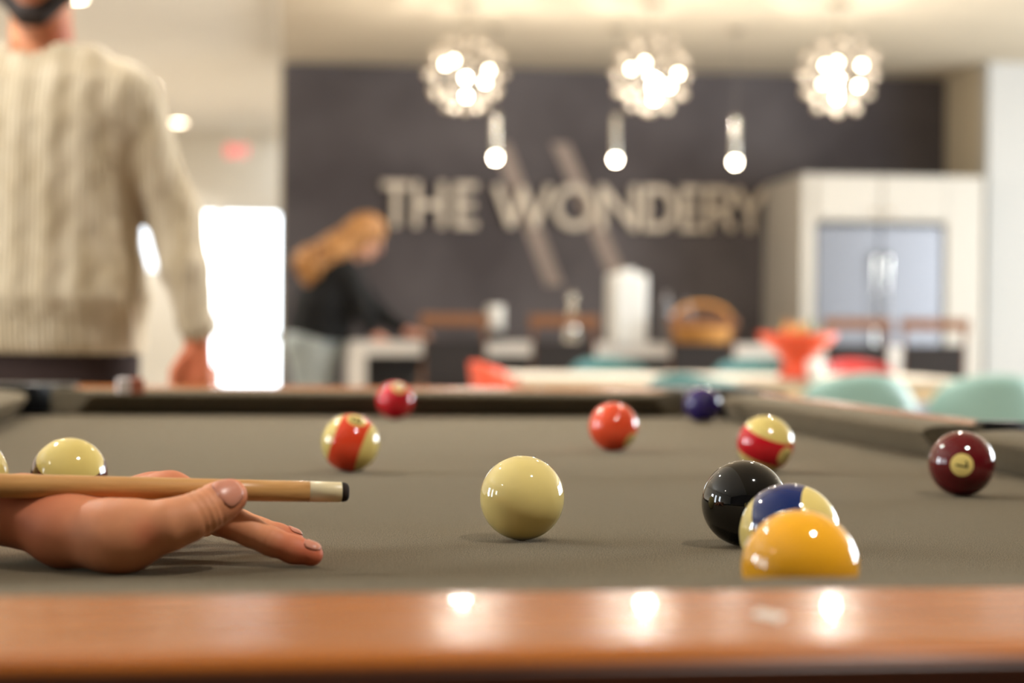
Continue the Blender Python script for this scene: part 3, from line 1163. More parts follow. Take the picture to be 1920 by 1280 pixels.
hall_z = CEIL + 0.06
p = at(335, 237, 18.2)
downlight(p.x, p.y, hall_z, 180, 'bright recessed downlight in the hall ceiling beside the man in the sweater')
p = on_plane(140, -3, hall_z)
downlight(p.x, p.y, hall_z, 180, 'recessed downlight cut by the top edge above the man')
DL = [(5.8, 10.2, 24), (-1.25, 3.15, 52), (0.85, 0.55, 2.0), (-2.9, 0.35, 30.0), (-0.95, 4.7, 46), (1.35, 4.2, 48), (0.5, 5.4, 56), (2.2, 5.2, 55), (3.8, 4.2, 40), (3.8, 7.4, 40), (0.8, 7.8, 120), (2.3, 7.8, 110)]  # lamps by the return wall and before the man are added to brighten them
for (x, y, pw) in DL:
    downlight(x, y, CEIL if x > wx0 else hall_z, pw, 'unseen recessed ceiling downlight of the lounge, outside the picture')
for (x, y) in [(-2.6, 5.2), (-2.2, 8.4), (-1.2, 15.6), (-2.6, 15.6)]:
    downlight(x, y, hall_z, 640, 'recessed downlight in the hall ceiling, hidden behind the man')

# ------------------------------------------------------------------ bubble chandeliers


def chandelier(px, label, seed, rz, bulbs):
    p = on_plane(px, 3, CEIL)
    r = thing('bubble_chandelier', label, 'chandelier', (p.x, p.y, CEIL), rz, 'bubble chandeliers in a row')
    c = -0.405
    MB().lathe([(0.0, 0.0), (0.065, 0.0), (0.065, -0.022), (0.0, -0.024)], 24).build('canopy', M['chrome'], r)
    MB().tube([(0, 0, -0.02), (0, 0, c + 0.03)], 0.006).build('stem', M['chrome'], r)
    MB().ball((0, 0, c), 0.022, 16).build('hub', M['chrome'], r, smooth=True)
    bm = bmesh.new()
    bmesh.ops.create_icosphere(bm, subdivisions=2, radius=0.215)
    vs = [v.co.copy() for v in bm.verts]
    es = [(e_.verts[0].co.copy(), e_.verts[1].co.copy()) for e_ in bm.edges]
    bm.free()
    off = Vector((0, 0, c))
    fm = MB()
    for a, b in es:
        fm.tube([a + off, b + off], 0.0013, 5)
    fm.build('wire_cage', M['cage'], r)
    rn = random.Random(seed)
    me = None
    for v in vs:
        if me is None:
            o = MB().ball((0, 0, 0), 0.020, 12).build('glass_bubble', M['bubble'], r, smooth=True)
            me = o.data
        else:
            o = bpy.data.objects.new('glass_bubble', me)
            COL.objects.link(o)
            o.parent = r
        o.location = v * rn.uniform(0.92, 1.04) + off
    bme = None
    for dx, dz in bulbs:
        dx, dz = dx / 338.0, -dz / 338.0
        dy = rn.uniform(-0.06, 0.06)
        q = Vector((dx * math.cos(-rz) - dy * math.sin(-rz), dx * math.sin(-rz) + dy * math.cos(-rz), dz))
        if bme is None:
            o = MB().ball((0, 0, 0), 0.0125, 10).build('bulb', M['bulb'], r, smooth=True)
            bme = o.data
        else:
            o = bpy.data.objects.new('bulb', bme)
            COL.objects.link(o)
            o.parent = r
        o.location = q + off
        MB().tube([off, off + q * 0.86], 0.004).build('lamp_arm', M['chrome'], r)
    l = bpy.data.lights.new('chandelier_glow', 'POINT')
    l.energy = 24
    l.color = (1.0, 0.93, 0.82)
    l.shadow_soft_size = 0.03
    o = bpy.data.objects.new('chandelier_glow', l)
    COL.objects.link(o)
    o.parent = r
    o.location = off + Vector((0, 0, -0.08))
    return r


M['bubble'] = mat('frosted_blown_glass', (240, 228, 210), 0.5)
nt_, bs_ = nodes(M['bubble'])
tl_ = nt_.nodes.new('ShaderNodeBsdfTranslucent')
tl_.inputs[0].default_value = lin((240, 228, 210))
mxs = nt_.nodes.new('ShaderNodeMixShader')
out_ = [n for n in nt_.nodes if n.type == 'OUTPUT_MATERIAL'][0]
nt_.links.new(bs_.outputs[0], mxs.inputs[1])
nt_.links.new(tl_.outputs[0], mxs.inputs[2])
nt_.links.new(mxs.outputs[0], out_.inputs[0])
chandelier(875, 'bubble chandelier above the woman, leftmost of the three', 3, 0.2, [(-39, -18), (-24, -24), (-1, 7), (43, -7), (36, 15), (1, 42)])
chandelier(1222, 'bubble chandelier in the middle of the three', 11, 1.0, [(-39, -8), (-15, -20), (15, 13), (51, -2), (38, 20), (6, 47)])
chandelier(1573, 'bubble chandelier above the refrigerator, rightmost of the three', 29, 2.1, [(-28, -15), (-3, -23), (40, -17), (-30, 20), (39, 20), (0, 42)])

# ------------------------------------------------------------------ slim pendants over the island
for (px, py, lb) in ((929, 300, 'slim pendant lamp hanging left of the large W'), (1154, 303, 'slim pendant lamp hanging over the letter N'), (1378, 308, 'slim pendant lamp hanging over the letters R and Y')):
    p = at(px, py, 11.75)
    r = thing('pendant_lamp', lb, 'pendant lamp', (p.x, p.y, p.z), 0, 'slim pendants over the island')
    MB().lathe([(0.020, 0.028), (0.020, 0.006), (0.016, -0.004), (0.0, -0.006)], 20).build('lens', M['pend_glow'], r, smooth=True)
    MB().lathe([(0.021, 0.0285), (0.021, 0.26), (0.016, 0.28), (0.0, 0.281)], 20).build('tube', M['chrome'], r)
    l = bpy.data.lights.new('pendant_glow', 'POINT')
    l.energy = 8
    l.color = (1.0, 0.93, 0.82)
    l.shadow_soft_size = 0.02
    o = bpy.data.objects.new('pendant_glow', l)
    COL.objects.link(o)
    o.parent = r
    o.location = (0, 0, -0.03)
    MB().tube([(0, 0, 0.28), (0, 0, CEIL - p.z - 0.02)], 0.002, 6).build('cord', M['leg_metal'], r)
    MB().lathe([(0.045, CEIL - p.z), (0.045, CEIL - p.z - 0.02), (0.0, CEIL - p.z - 0.021)], 20).build('canopy', M['chrome'], r)

# ------------------------------------------------------------------ lettering on the charcoal wall


def on_wall(px, py, y=WY):
    v = CAMROT @ Vector(((px - 960) / F, -(py - 640) / F, -1))
    return CAMLOC + v * (y / v.y)


LET = {
    'T': [[(0, 1), (1, 1)], [(.5, 1), (.5, 0)]],
    'H': [[(0, 0), (0, 1)], [(1, 0), (1, 1)], [(0, .5), (1, .5)]],
    'E': [[(1, 1), (0, 1), (0, 0), (1, 0)], [(0, .5), (.85, .5)]],
    'W': [[(0, 1), (.27, 0), (.5, .95), (.73, 0), (1, 1)]],
    'O': [[(.5 + .5 * math.cos(2 * math.pi * i / 24), .5 + .5 * math.sin(2 * math.pi * i / 24)) for i in range(25)]],
    'N': [[(0, 0), (0, 1), (1, 0), (1, 1)]],
    'D': [[(0, 0), (0, 1), (.45, 1)] + [(.45 + .55 * math.cos(R(90 - 180 * i / 12)), .5 + .5 * math.sin(R(90 - 180 * i / 12))) for i in range(1, 12)] + [(.45, 0), (0, 0)]],
    'R': [[(0, 0), (0, 1), (.55, 1)] + [(.55 + .42 * math.cos(R(90 - 180 * i / 10)), .74 + .26 * math.sin(R(90 - 180 * i / 10))) for i in range(1, 10)] + [(.55, .48), (0, .48)], [(.5, .48), (1, 0)]],
    'Y': [[(0, 1), (.5, .45), (1, 1)], [(.5, .45), (.5, 0)]],
    'X': [[(0, 0), (1, 1)], [(0, 1), (1, 0)]],
    'I': [[(.5, 0), (.5, 1)]],
}


def letter(ch, x0, x1, z0, z1, y0, y1, t, m, parent, name='letter'):
    mb = MB()
    for li, line in enumerate(LET[ch]):
        pts = [Vector((x0 + t / 2 + a * (x1 - x0 - t), z0 + t / 2 + b * (z1 - z0 - t))) for a, b in line]
        for i, (a, b) in enumerate(zip(pts[:-1], pts[1:])):
            d = (b - a).normalized()
            n = Vector((-d.y, d.x)) * t / 2
            a2, b2 = a - d * t * (0.5 if abs(d.x) < .02 or abs(d.y) < .02 else 0.25), b + d * t * (0.5 if abs(d.x) < .02 or abs(d.y) < .02 else 0.25)
            q = [a2 + n, a2 - n, b2 - n, b2 + n]
            yy = y0 - 0.0004 * (i + 3 * li)
            vs = [(w_.x, yy, w_.y) for w_ in q] + [(w_.x, y1, w_.y) for w_ in q]
            mb.add(vs, [(0, 1, 2, 3), (4, 7, 6, 5), (0, 4, 5, 1), (1, 5, 6, 2), (2, 6, 7, 3), (3, 7, 4, 0)])
    return mb.build(name, m, parent)


pA, pB = on_wall(713, 425), on_wall(1430, 436)
zc = (pA.z + pB.z) / 2
sg = thing('wall_sign', 'large beige metal letters reading THE WONDERY on the charcoal wall', 'sign', (pA.x, WY, pA.z))
for ch, a, b in (('T', 716, 768), ('H', 774, 834), ('E', 852, 893), ('W', 924, 1034), ('O', 1036, 1114), ('N', 1122, 1194), ('D', 1204, 1266), ('E', 1274, 1312), ('R', 1319, 1376), ('Y', 1374, 1434)):
    xa, xb = on_wall(a, 400).x - pA.x, on_wall(b, 400).x - pA.x
    letter(ch, xa, xb, 0.0, 0.315, -0.055, -0.012, 0.046, M['letter'], sg)
# the big W of the mural, of which two strokes read
ml = thing('wall_mural', 'two pale slanting strokes of a big W behind the letters', 'mural', (on_wall(1050, 560).x, WY, on_wall(1050, 560).z))
for (x0, y0, x1, y1) in ((938, 268, 1040, 535), (1050, 268, 1160, 522)):
    a, b = on_wall(x0, y0) - ml.location, on_wall(x1, y1) - ml.location
    hwid = 0.062
    vs = [(a.x - hwid, -0.006, a.z), (a.x + hwid, -0.006, a.z), (b.x + hwid, -0.006, b.z), (b.x - hwid, -0.006, b.z), (a.x - hwid, 0, a.z), (a.x + hwid, 0, a.z), (b.x + hwid, 0, b.z), (b.x - hwid, 0, b.z)]
    MB().add(vs, [(0, 1, 2, 3), (4, 7, 6, 5), (0, 4, 5, 1), (1, 5, 6, 2), (2, 6, 7, 3), (3, 7, 4, 0)]).build('stroke', M['mural'], ml)

# exit sign hanging in the hall
p = at(445, 283, 17.0)
ex = thing('exit_sign', 'small red exit sign hanging from the hall ceiling left of the charcoal wall', 'exit sign', (p.x, p.y, p.z))
MB().box((-0.11, 0, -0.07), (0.11, 0.04, 0.07)).build('housing', M['exit_body'], ex, bevel=0.006)
MB().tube([(0, 0.02, 0.07), (0, 0.02, hall_z - p.z)], 0.008).build('hanger', M['trim'], ex)
for k, ch in enumerate('EXIT'):
    letter(ch, -0.094 + k * 0.049, -0.056 + k * 0.049, -0.045, 0.045, -0.004, 0.0, 0.013, M['exit'], ex)

# ------------------------------------------------------------------ kitchen island
IY0, IY1, IX0, IX1 = 10.9, 11.75, 0.27, 3.47
IZ = 0.848
isl = thing('kitchen_island', 'long white stone island with waterfall end behind the dark stools', 'island', ((IX0 + IX1) / 2, (IY0 + IY1) / 2, 0))
hx, hy = (IX1 - IX0) / 2, (IY1 - IY0) / 2
MB().box((-hx, -hy, IZ - 0.075), (hx, hy, IZ)).build('countertop', M['stone'], isl, bevel=0.004)
for sx in (-1, 1):
    MB().box((sx * hx - (0.095 if sx > 0 else 0), -hy, 0), (sx * hx + (0.095 if sx < 0 else 0), hy, IZ - 0.076)).build('waterfall_end', M['stone'], isl)
MB().box((-hx + 0.096, -hy + 0.25, 0.08), (hx - 0.096, hy - 0.02, IZ - 0.076)).build('cabinet_body', M['cab_dark'], isl)
for k in range(4):
    wd = (2 * hx - 0.2) / 4
    MB().box((-hx + 0.1 + k * wd + 0.005, -hy + 0.232, 0.1), (-hx + 0.1 + (k + 1) * wd - 0.005, -hy + 0.25, IZ - 0.09)).build('panel', M['cab_dark'], isl)

# bar stools


def make_stool(label):
    r = thing('bar_stool', label, 'stool', (0, 0, 0), 0, 'bar stools along the island')
    MB().box((-0.19, -0.17, 0.62), (0.19, 0.19, 0.665)).build('seat', M['wicker'], r, bevel=0.012)
    for sx in (-1, 1):
        MB().tube([(sx * 0.17, -0.20, 0.0), (sx * 0.165, -0.155, 0.62), (sx * 0.163, -0.19, 1.0)], 0.017).build('leg', M['stool_wood'], r)
        MB().tube([(sx * 0.17, 0.19, 0.0), (sx * 0.165, 0.16, 0.62)], 0.017).build('leg', M['stool_wood'], r)
        MB().tube([(sx * 0.169, -0.18, 0.25), (sx * 0.169, 0.18, 0.25)], 0.011).build('footrest', M['stool_wood'], r)
    MB().box((-0.185, -0.205, 0.945), (0.185, -0.178, 1.005)).build('top_rail', M['stool_wood'], r, bevel=0.006)
    MB().box((-0.160, -0.190, 0.665), (0.160, -0.172, 0.865)).build('woven_back', M['wicker'], r, bevel=0.004)
    MB().tube([(-0.165, -0.19, 0.25), (0.165, -0.19, 0.25)], 0.011).build('footrest', M['stool_wood'], r)
    return r


SL = [(845, 'dark woven bar stool in front of the woman, leftmost at the island'), (1050, 'dark woven bar stool below the large letter O, second from the woman'), (1307, 'dark woven bar stool in front of the golden basket'),
      (1588, 'dark woven bar stool behind the orange red bowl'), (1735, 'dark woven bar stool in front of the refrigerator, rightmost at the island')]
stool0 = None
for px, lb in SL:
    p = at(px, 640, 10.5)
    if stool0 is None:
        stool0 = make_stool(lb)
        stool0.location = (p.x, p.y, 0)
        stool0.rotation_euler = (0, 0, R(2))
    else:
        dup(stool0, (p.x, p.y, 0), R(random.uniform(-4, 4)), lb)


def on_island(px, d=11.1):
    p = at(px, 640, d)
    return (p.x, p.y, IZ)


# things standing on the island
o = thing('pillar_candle', 'short white pillar candle in a dark holder between the two left stools', 'candle', on_island(928))
MB().lathe([(0.0, 0), (0.055, 0), (0.05, 0.012), (0.02, 0.02), (0.02, 0.055), (0.055, 0.065), (0.055, 0.07), (0.0, 0.07)], 24).build('holder', M['cab_dark'], o)
MB().lathe([(0.0, 0.0705), (0.05, 0.0705), (0.05, 0.205), (0.045, 0.212), (0.0, 0.208)], 24).build('candle', M['ceramic'], o, smooth=True)
MB().tube([(0, 0, 0.208), (0.002, 0, 0.222)], 0.0015, 6).build('wick', M['cab_dark'], o)
v = thing('tall_vase', 'tall white square vase standing on the island', 'vase', on_island(1174), R(8))
MB().box((-0.10, -0.09, 0), (0.10, 0.09, 0.40)).build('body', M['ceramic'], v, bevel=0.02)
MB().lathe([(0.05, 0.40), (0.05, 0.425), (0.04, 0.425), (0.04, 0.402)], 20).build('neck', M['ceramic'], v)
gl = thing('glass_bottle', 'clear glass bottle with round stopper on the island left of the tall vase', 'bottle', on_island(1072))
MB().lathe([(0.0, 0), (0.035, 0), (0.04, 0.01), (0.04, 0.12), (0.03, 0.17), (0.013, 0.19), (0.013, 0.235)], 20).build('body', M['chrome'], gl, smooth=True)
MB().ball((0.0, 0, 0.26), 0.026, 14).build('stopper', M['chrome'], gl, smooth=True)
for px, h_, lb in ((1249, 0.30, 'tall silver shaker on the island right of the tall vase'), (1287, 0.26, 'short silver shaker on the island beside the golden basket')):
    sh = thing('cocktail_shaker', lb, 'shaker', on_island(px, 11.3), 0, 'silver shakers')
    MB().lathe([(0.0, 0), (0.032, 0), (0.042, h_ * 0.62), (0.038, h_ * 0.70)], 20).build('cup', M['steel'], sh, smooth=True)
    MB().lathe([(0.038, h_ * 0.705), (0.026, h_ * 0.86), (0.014, h_ * 0.88), (0.014, h_), (0.0, h_ + 0.004)], 20).build('cap', M['steel'], sh, smooth=True)
bk = thing('woven_basket', 'golden woven basket with arched handle on the island', 'basket', on_island(1316, 11.02), R(6))
MB().lathe([(0.0, 0.0), (0.13, 0.0), (0.165, 0.06), (0.175, 0.15), (0.17, 0.15), (0.158, 0.062), (0.125, 0.008), (0.0, 0.008)], 28).build('bowl', M['basket'], bk)
for k in range(6):
    MB().lathe([(0.134 + 0.0078 * k, 0.012 + k * 0.025), (0.142 + 0.0068 * k, 0.018 + k * 0.025), (0.134 + 0.0078 * k, 0.026 + k * 0.025)], 28).build('weave_band', M['basket'], bk)
MB().tube([(0.168 * math.cos(R(a)), 0, 0.145 + 0.09 * math.sin(R(a))) for a in range(0, 181, 15)], 0.012).build('handle', M['basket'], bk)

# ------------------------------------------------------------------ refrigerator in its white surround
FY = 12.52
en = thing('refrigerator_surround', 'white cabinet surround built around the steel refrigerator', 'cabinet', (3.935, (FY + WY) / 2, 0))
ex_, ey = 0.66, (WY - FY) / 2 - 0.003
ZT = 1.965
MB().box((-ex_, -ey, 0), (-ex_ + 0.085, ey, ZT)).build('side_panel', M['cab_white'], en, bevel=0.003)
MB().box((0.315, -ey, 0), (0.565, ey, ZT)).build('side_panel', M['cab_white'], en, bevel=0.003)
MB().box((-ex_ + 0.086, -ey, 1.66), (0.314, ey, ZT)).build('top_box', M['cab_white'], en, bevel=0.003)
for sx in (-1, 1):
    c = -0.13 + sx * 0.222
    dd = MB().box((c - 0.215, -ey - 0.018, 1.675), (c + 0.215, -ey - 0.001, ZT - 0.015)).build('door', M['cab_white'], en, bevel=0.002)
    MB().ball((c - sx * 0.17, -ey - 0.03, 1.72), 0.013, 12).build('knob', M['bronze'], dd, smooth=True)
fg = thing('refrigerator', 'stainless steel refrigerator with two doors and long handles', 'refrigerator', (3.805, FY + 0.5, 0))
MB().box((-0.43, -0.40, 0.03), (0.43, 0.40, 1.64)).build('body', M['cab_dark'], fg)
for sx in (-1, 1):
    d_ = MB().box((min(sx * 0.005, sx * 0.43), -0.47, 0.62), (max(sx * 0.005, sx * 0.43), -0.405, 1.635)).build('door', M['steel'], fg, bevel=0.008)
    MB().tube([(sx * 0.045, -0.47, 0.75), (sx * 0.045, -0.52, 0.78), (sx * 0.045, -0.52, 1.42), (sx * 0.045, -0.47, 1.45)], 0.012).build('handle', M['chrome'], d_)
dw = MB().box((-0.43, -0.47, 0.06), (0.43, -0.405, 0.61)).build('drawer', M['steel'], fg, bevel=0.008)
MB().tube([(-0.32, -0.47, 0.53), (-0.30, -0.52, 0.53), (0.30, -0.52, 0.53), (0.32, -0.47, 0.53)], 0.012).build('handle', M['chrome'], dw)

# ------------------------------------------------------------------ dining table and shell chairs
dt = thing('dining_table', 'long pale dining table with blond wood edge beyond the pool table', 'table', (1.715, 7.75, 0), R(0))
MB().box((-0.89, -0.42, 0.728), (0.89, 0.42, 0.752)).build('table_top', M['table_white'], dt, bevel=0.004)
MB().box((-0.88, -0.41, 0.665), (0.88, 0.41, 0.727)).build('apron', M['table_edge'], dt)
for sx in (-1, 1):
    for sy in (-1, 1):
        MB().box((sx * 0.82 - 0.03, sy * 0.35 - 0.03, 0), (sx * 0.82 + 0.03, sy * 0.35 + 0.03, 0.664)).build('leg', M['table_edge'], dt)


def shell_mesh():
    """moulded shell: seat running up into a wide rounded back; sitter faces +y"""
    prof = [(0.23, 0.445), (0.20, 0.44), (0.08, 0.425), (-0.06, 0.42), (-0.15, 0.435), (-0.195, 0.48), (-0.215, 0.56), (-0.230, 0.65), (-0.245, 0.74), (-0.255, 0.805)]
    N = 14
    vs = []
    for i, (y, z) in enumerate(prof):
        s_ = i / (len(prof) - 1)
        hwid = np.interp(s_, [0, 0.2, 0.5, 0.75, 0.9, 1.0], [0.18, 0.205, 0.218, 0.22, 0.208, 0.155])
        for j in range(N + 1):
            t = -1 + 2 * j / N
            wrap = (abs(t) ** 2.4)
            yy = y + (0.10 * wrap if s_ > 0.45 else 0.02 * wrap)
            zz = z + (0.05 * wrap if s_ < 0.5 else -0.03 * wrap * (s_ > 0.8))
            vs.append((t * hwid, yy, zz))
    n = N + 1
    fs = [(i * n + j, i * n + j + 1, (i + 1) * n + j + 1, (i + 1) * n + j) for i in range(len(prof) - 1) for j in range(N)]
    return vs, fs


def make_shell_chair(m, label):
    r = thing('shell_chair', label, 'chair', (0, 0, 0), 0, 'moulded shell chairs at the dining table')
    vs, fs = shell_mesh()
    o = mesh_obj('shell', vs, fs, m, r, True)
    sb = o.modifiers.new('sub', 'SUBSURF')
    sb.levels = sb.render_levels = 1
    so = o.modifiers.new('thick', 'SOLIDIFY')
    so.thickness = 0.012
    for sx in (-1, 1):
        for sy in (-1, 1):
            MB().tube([(sx * 0.09, sy * 0.09, 0.415), (sx * 0.20, sy * 0.21, 0)], [0.013, 0.010]).build('leg', M['table_edge'], r)
    MB().box((-0.11, -0.11, 0.395), (0.11, 0.11, 0.415)).build('under_plate', M['leg_metal'], r)
    return r


teal0 = make_shell_chair(M['teal'], 'pale teal shell chair seen from behind, below the orange red bowl')
p = at(1578, 700, 6.5)
teal0.location = (p.x, p.y, 0)
teal0.rotation_euler = (0, 0, R(4))
p = at(1836, 700, 6.5)
dup(teal0, (p.x, p.y, 0), R(-5), 'pale teal shell chair nearest the right picture edge')
tealD = make_shell_chair(M['teal_dark'], 'deep teal shell chair turned sideways behind the purple ball')
p = at(1345, 700, 6.05)
tealD.location = (p.x, p.y, 0)
tealD.rotation_euler = (0, 0, R(-38))
p = at(1150, 690, 8.75)
dup(tealD, (p.x, p.y, 0), R(180), 'deep teal shell chair on the far side of the table below the tall vase')
p = at(1420, 690, 8.75)
dup(tealD, (p.x, p.y, 0), R(176), 'deep teal shell chair on the far side of the table left of the bowl')
redc = make_shell_chair(M['red_plastic'], 'orange red shell chair at the left end of the dining table')
p = at(1000, 690, 7.6)
redc.location = (p.x, p.y, 0)
redc.rotation_euler = (0, 0, R(-80))
cr = make_shell_chair(M['crimson'], 'crimson shell chair on the far side of the table right of the bowl')
p = at(1625, 690, 8.8)
cr.location = (p.x, p.y, 0)
cr.rotation_euler = (0, 0, R(180))

# pedestal bowl of greenery and a cup
p = at(1494, 700, 7.55)
bw = thing('pedestal_bowl', 'orange red pedestal bowl with greenery on the dining table', 'bowl', (p.x, p.y, 0.7525))
MB().lathe([(0.0, 0.0), (0.075, 0.0), (0.070, 0.012), (0.052, 0.06), (0.075, 0.095), (0.135, 0.14), (0.158, 0.175), (0.150, 0.175), (0.125, 0.148), (0.06, 0.115), (0.0, 0.108)], 32).build('bowl', M['bowl'], bw, smooth=True)
rn = random.Random(5)
for k in range(26):
    a, rr = rn.uniform(0, 6.28), rn.uniform(0.0, 0.10)
    h0 = 0.125
    tip_ = Vector((rr * 1.25 * math.cos(a), rr * 1.25 * math.sin(a), h0 + rn.uniform(0.06, 0.12)))
    b_ = Vector((rr * 0.5 * math.cos(a), rr * 0.5 * math.sin(a), h0))
    mid = (tip_ + b_) / 2
    sd = Vector((-math.sin(a), math.cos(a), 0.2)).normalized() * 0.022
    mb = MB().add([b_, mid + sd, tip_, mid - sd, mid + Vector((0, 0, 0.006))], [(0, 1, 4), (1, 2, 4), (2, 3, 4), (3, 0, 4), (0, 3, 2, 1)])
    mb.build('leaf', M['leaf'] if k % 3 else M['leaf2'], bw)
p = at(1528, 703, 7.45)
cp = thing('white_cup', 'small white cup beside the orange red bowl', 'cup', (p.x, p.y, 0.7525))
MB().lathe([(0.0, 0.0), (0.026, 0.0), (0.033, 0.03), (0.034, 0.075), (0.031, 0.075), (0.029, 0.03), (0.0, 0.006)], 24).build('body', M['ceramic'], cp, smooth=True)
MB().tube([(0.032, 0, 0.062), (0.052, 0, 0.058), (0.055, 0, 0.035), (0.032, 0, 0.022)], 0.004).build('handle', M['ceramic'], cp)

# ------------------------------------------------------------------ people


def relaxed_hand(f, w, sx, fwd, k=0.006):
    """hand hanging from wrist w; sx = side of the body, thumb towards fwd"""
    w = Vector(w)
    dn = Vector((0.04 * sx, -0.10, -1)).normalized()
    fw = Vector(fwd).normalized()
    f.cone(w, w + dn * 0.085, 0.025, 0.030, 0.01, sq=((0, 1, 0), 0.72))
    base = w + dn * 0.085
    for i, ln in enumerate((0.078, 0.086, 0.080, 0.062)):
        o_ = base + fw * (0.027 - 0.018 * i)
        c1 = o_ + dn * ln * 0.45 + fw * 0.004 * (1.5 - i)
        c2 = c1 + (dn + Vector((-0.45 * sx, 0, 0))).normalized() * ln * 0.55
        f.chain([o_ - dn * 0.02, c1, c2], [0.0105, 0.0095, 0.0075], k * 0.4)
    t0 = w + dn * 0.03 + fw * 0.02
    t1 = t0 + (dn + fw * 0.8).normalized() * 0.045
    t2 = t1 + (dn + fw * 0.2).normalized() * 0.035
    f.chain([t0, t1, t2], [0.014, 0.0115, 0.009], k)


def head(f, c, fw, k=0.012, s=1.0):
    """head about centre c looking along fw (unit, horizontal-ish)"""
    c = Vector(c)
    fw = Vector(fw).normalized()
    rt = fw.cross(Vector((0, 0, 1))).normalized()
    up = rt.cross(fw)
    f.ell(c + up * 0.035 * s - fw * 0.01, (0.078 * s, 0.095 * s if abs(fw.y) > .5 else 0.078 * s, 0.085 * s), k)
    f.cone(c + up * 0.02, c - up * 0.075 * s + fw * 0.035 * s, 0.068 * s, 0.042 * s, k)
    f.cone(c - up * 0.06 * s - rt * 0.028 + fw * 0.02, c - up * 0.06 * s + rt * 0.028 + fw * 0.02, 0.04 * s, 0.04 * s, k)
    f.cone(c + up * 0.02 * s + fw * 0.078 * s, c - up * 0.022 * s + fw * 0.098 * s, 0.009 * s, 0.013 * s, k * 0.8)
    for sd in (-1, 1):
        f.cone(c + rt * sd * 0.076 * s + up * 0.022 * s, c + rt * sd * 0.076 * s - up * 0.018 * s, 0.014 * s, 0.010 * s, 0.004)
    return rt, up


# --- man in the sweater, beyond the far end of the table
MD = 3.9
mp_ = at(75, 600, MD)
man = thing('person', 'bearded man in oatmeal cable knit sweater and dark trousers beyond the table', 'person', (mp_.x, mp_.y, 0), 0)
man.rotation_euler = (0, 0, -YAW - R(6))
body = Field((-0.45, -0.26, 0.0), (0.45, 0.26, 1.86), 0.0075)
body.loft([(0.86, 0.16, 0.10, 0, 0), (1.05, 0.155, 0.10, 0, 0), (1.30, 0.17, 0.105, 0, 0), (1.40, 0.15, 0.09, 0, 0), (1.44, 0.09, 0.06, 0, 0)], 0.02)
body.cone((0, 0.01, 1.42), (0.0, -0.015, 1.58), 0.066, 0.060, 0.02)
hc = Vector((0.0, -0.035, 1.655))
fwd = Vector((0.12, -0.98, -0.16)).normalized()
rt_, up_ = head(body, hc, fwd)
for sx in (-1, 1):
    body.chain([(sx * 0.17, 0, 1.40), (sx * 0.262, 0.03, 1.16), (sx * 0.326, -0.02, 0.92)], [0.055, 0.042, 0.028], 0.02)
    relaxed_hand(body, (sx * 0.330, -0.02, 0.915), sx, (-0.85 * sx, -0.6, 0))
    body.chain([(sx * 0.10, 0, 0.90), (sx * 0.115, -0.01, 0.48), (sx * 0.12, 0.03, 0.09)], [0.085, 0.058, 0.042], 0.02)
    body.cone((sx * 0.12, 0.03, 0.045), (sx * 0.135, -0.13, 0.035), 0.036, 0.030, 0.02)
bo = body.build('body', M['skin'], man, relax=2)
flush_attr(bo, [((0.318, -0.04, 0.86), 0.09, 0.7), (tuple(hc + fwd * 0.07 - up_ * 0.03), 0.05, 0.5), ((0.05, -0.03, 1.5), 0.05, 0.7)])
sw_ = Field((-0.45, -0.26, 0.84), (0.45, 0.26, 1.60), 0.006)
sw_.loft([(0.882, 0.205, 0.135, 0, 0), (0.90, 0.212, 0.142, 0, 0), (0.945, 0.214, 0.146, 0, 0), (0.99, 0.226, 0.158, 0, 0), (1.10, 0.198, 0.146, 0, 0), (1.20, 0.190, 0.145, 0, 0), (1.34, 0.195, 0.138, 0, 0), (1.42, 0.185, 0.118, 0, 0), (1.46, 0.135, 0.095, 0, 0), (1.49, 0.095, 0.082, 0, 0)], 0.02)
for sx in (-1, 1):
    sw_.cone((sx * 0.10, 0.0, 1.425), (sx * 0.165, 0.0, 1.385), 0.062, 0.072, 0.05)
    sw_.cone((sx * 0.165, 0.0, 1.385), (sx * 0.262, 0.03, 1.16), 0.072, 0.056, 0.02)
    sw_.chain([(sx * 0.262, 0.03, 1.16), (sx * 0.298, 0.0, 1.05), (sx * 0.326, -0.02, 0.935)], [0.056, 0.049, 0.036], 0.014)
sA, X, Y, Z = sw_.sl(sw_.lo, sw_.lo + sw_.n * sw_.h)
# raised cables running down the front, ribbed hem
cab = 0.0026 * np.cos(X * 2 * math.pi / 0.062 + 0.5 * np.sin(Z * 2 * math.pi / 0.09)) * (Z > 0.96) + 0.0022 * np.cos(X * 2 * math.pi / 0.017) * (Z <= 0.96)
sw_.d = (sw_.d - cab).astype(np.float32)
nk = np.sqrt((X * 1.0) ** 2 + (Y + 0.012) ** 2) - 0.076        # neck opening
nkz = np.maximum(nk, 1.412 + 0.55 * (Y + 0.08) - Z)
sw_.d = np.maximum(sw_.d, -nkz).astype(np.float32)
so_ = sw_.build('sweater', M['knit'], man, relax=1)
tr = Field((-0.30, -0.22, 0.05), (0.30, 0.22, 1.0), 0.008)
tr.loft([(0.80, 0.185, 0.125, 0, 0), (0.88, 0.190, 0.125, 0, 0), (0.97, 0.175, 0.118, 0, 0)], 0.02)
for sx in (-1, 1):
    tr.chain([(sx * 0.095, 0, 0.86), (sx * 0.115, -0.01, 0.48), (sx * 0.12, 0.03, 0.10)], [0.105, 0.078, 0.066], 0.02)
tr.build('trousers', M['trousers'], man, relax=2)
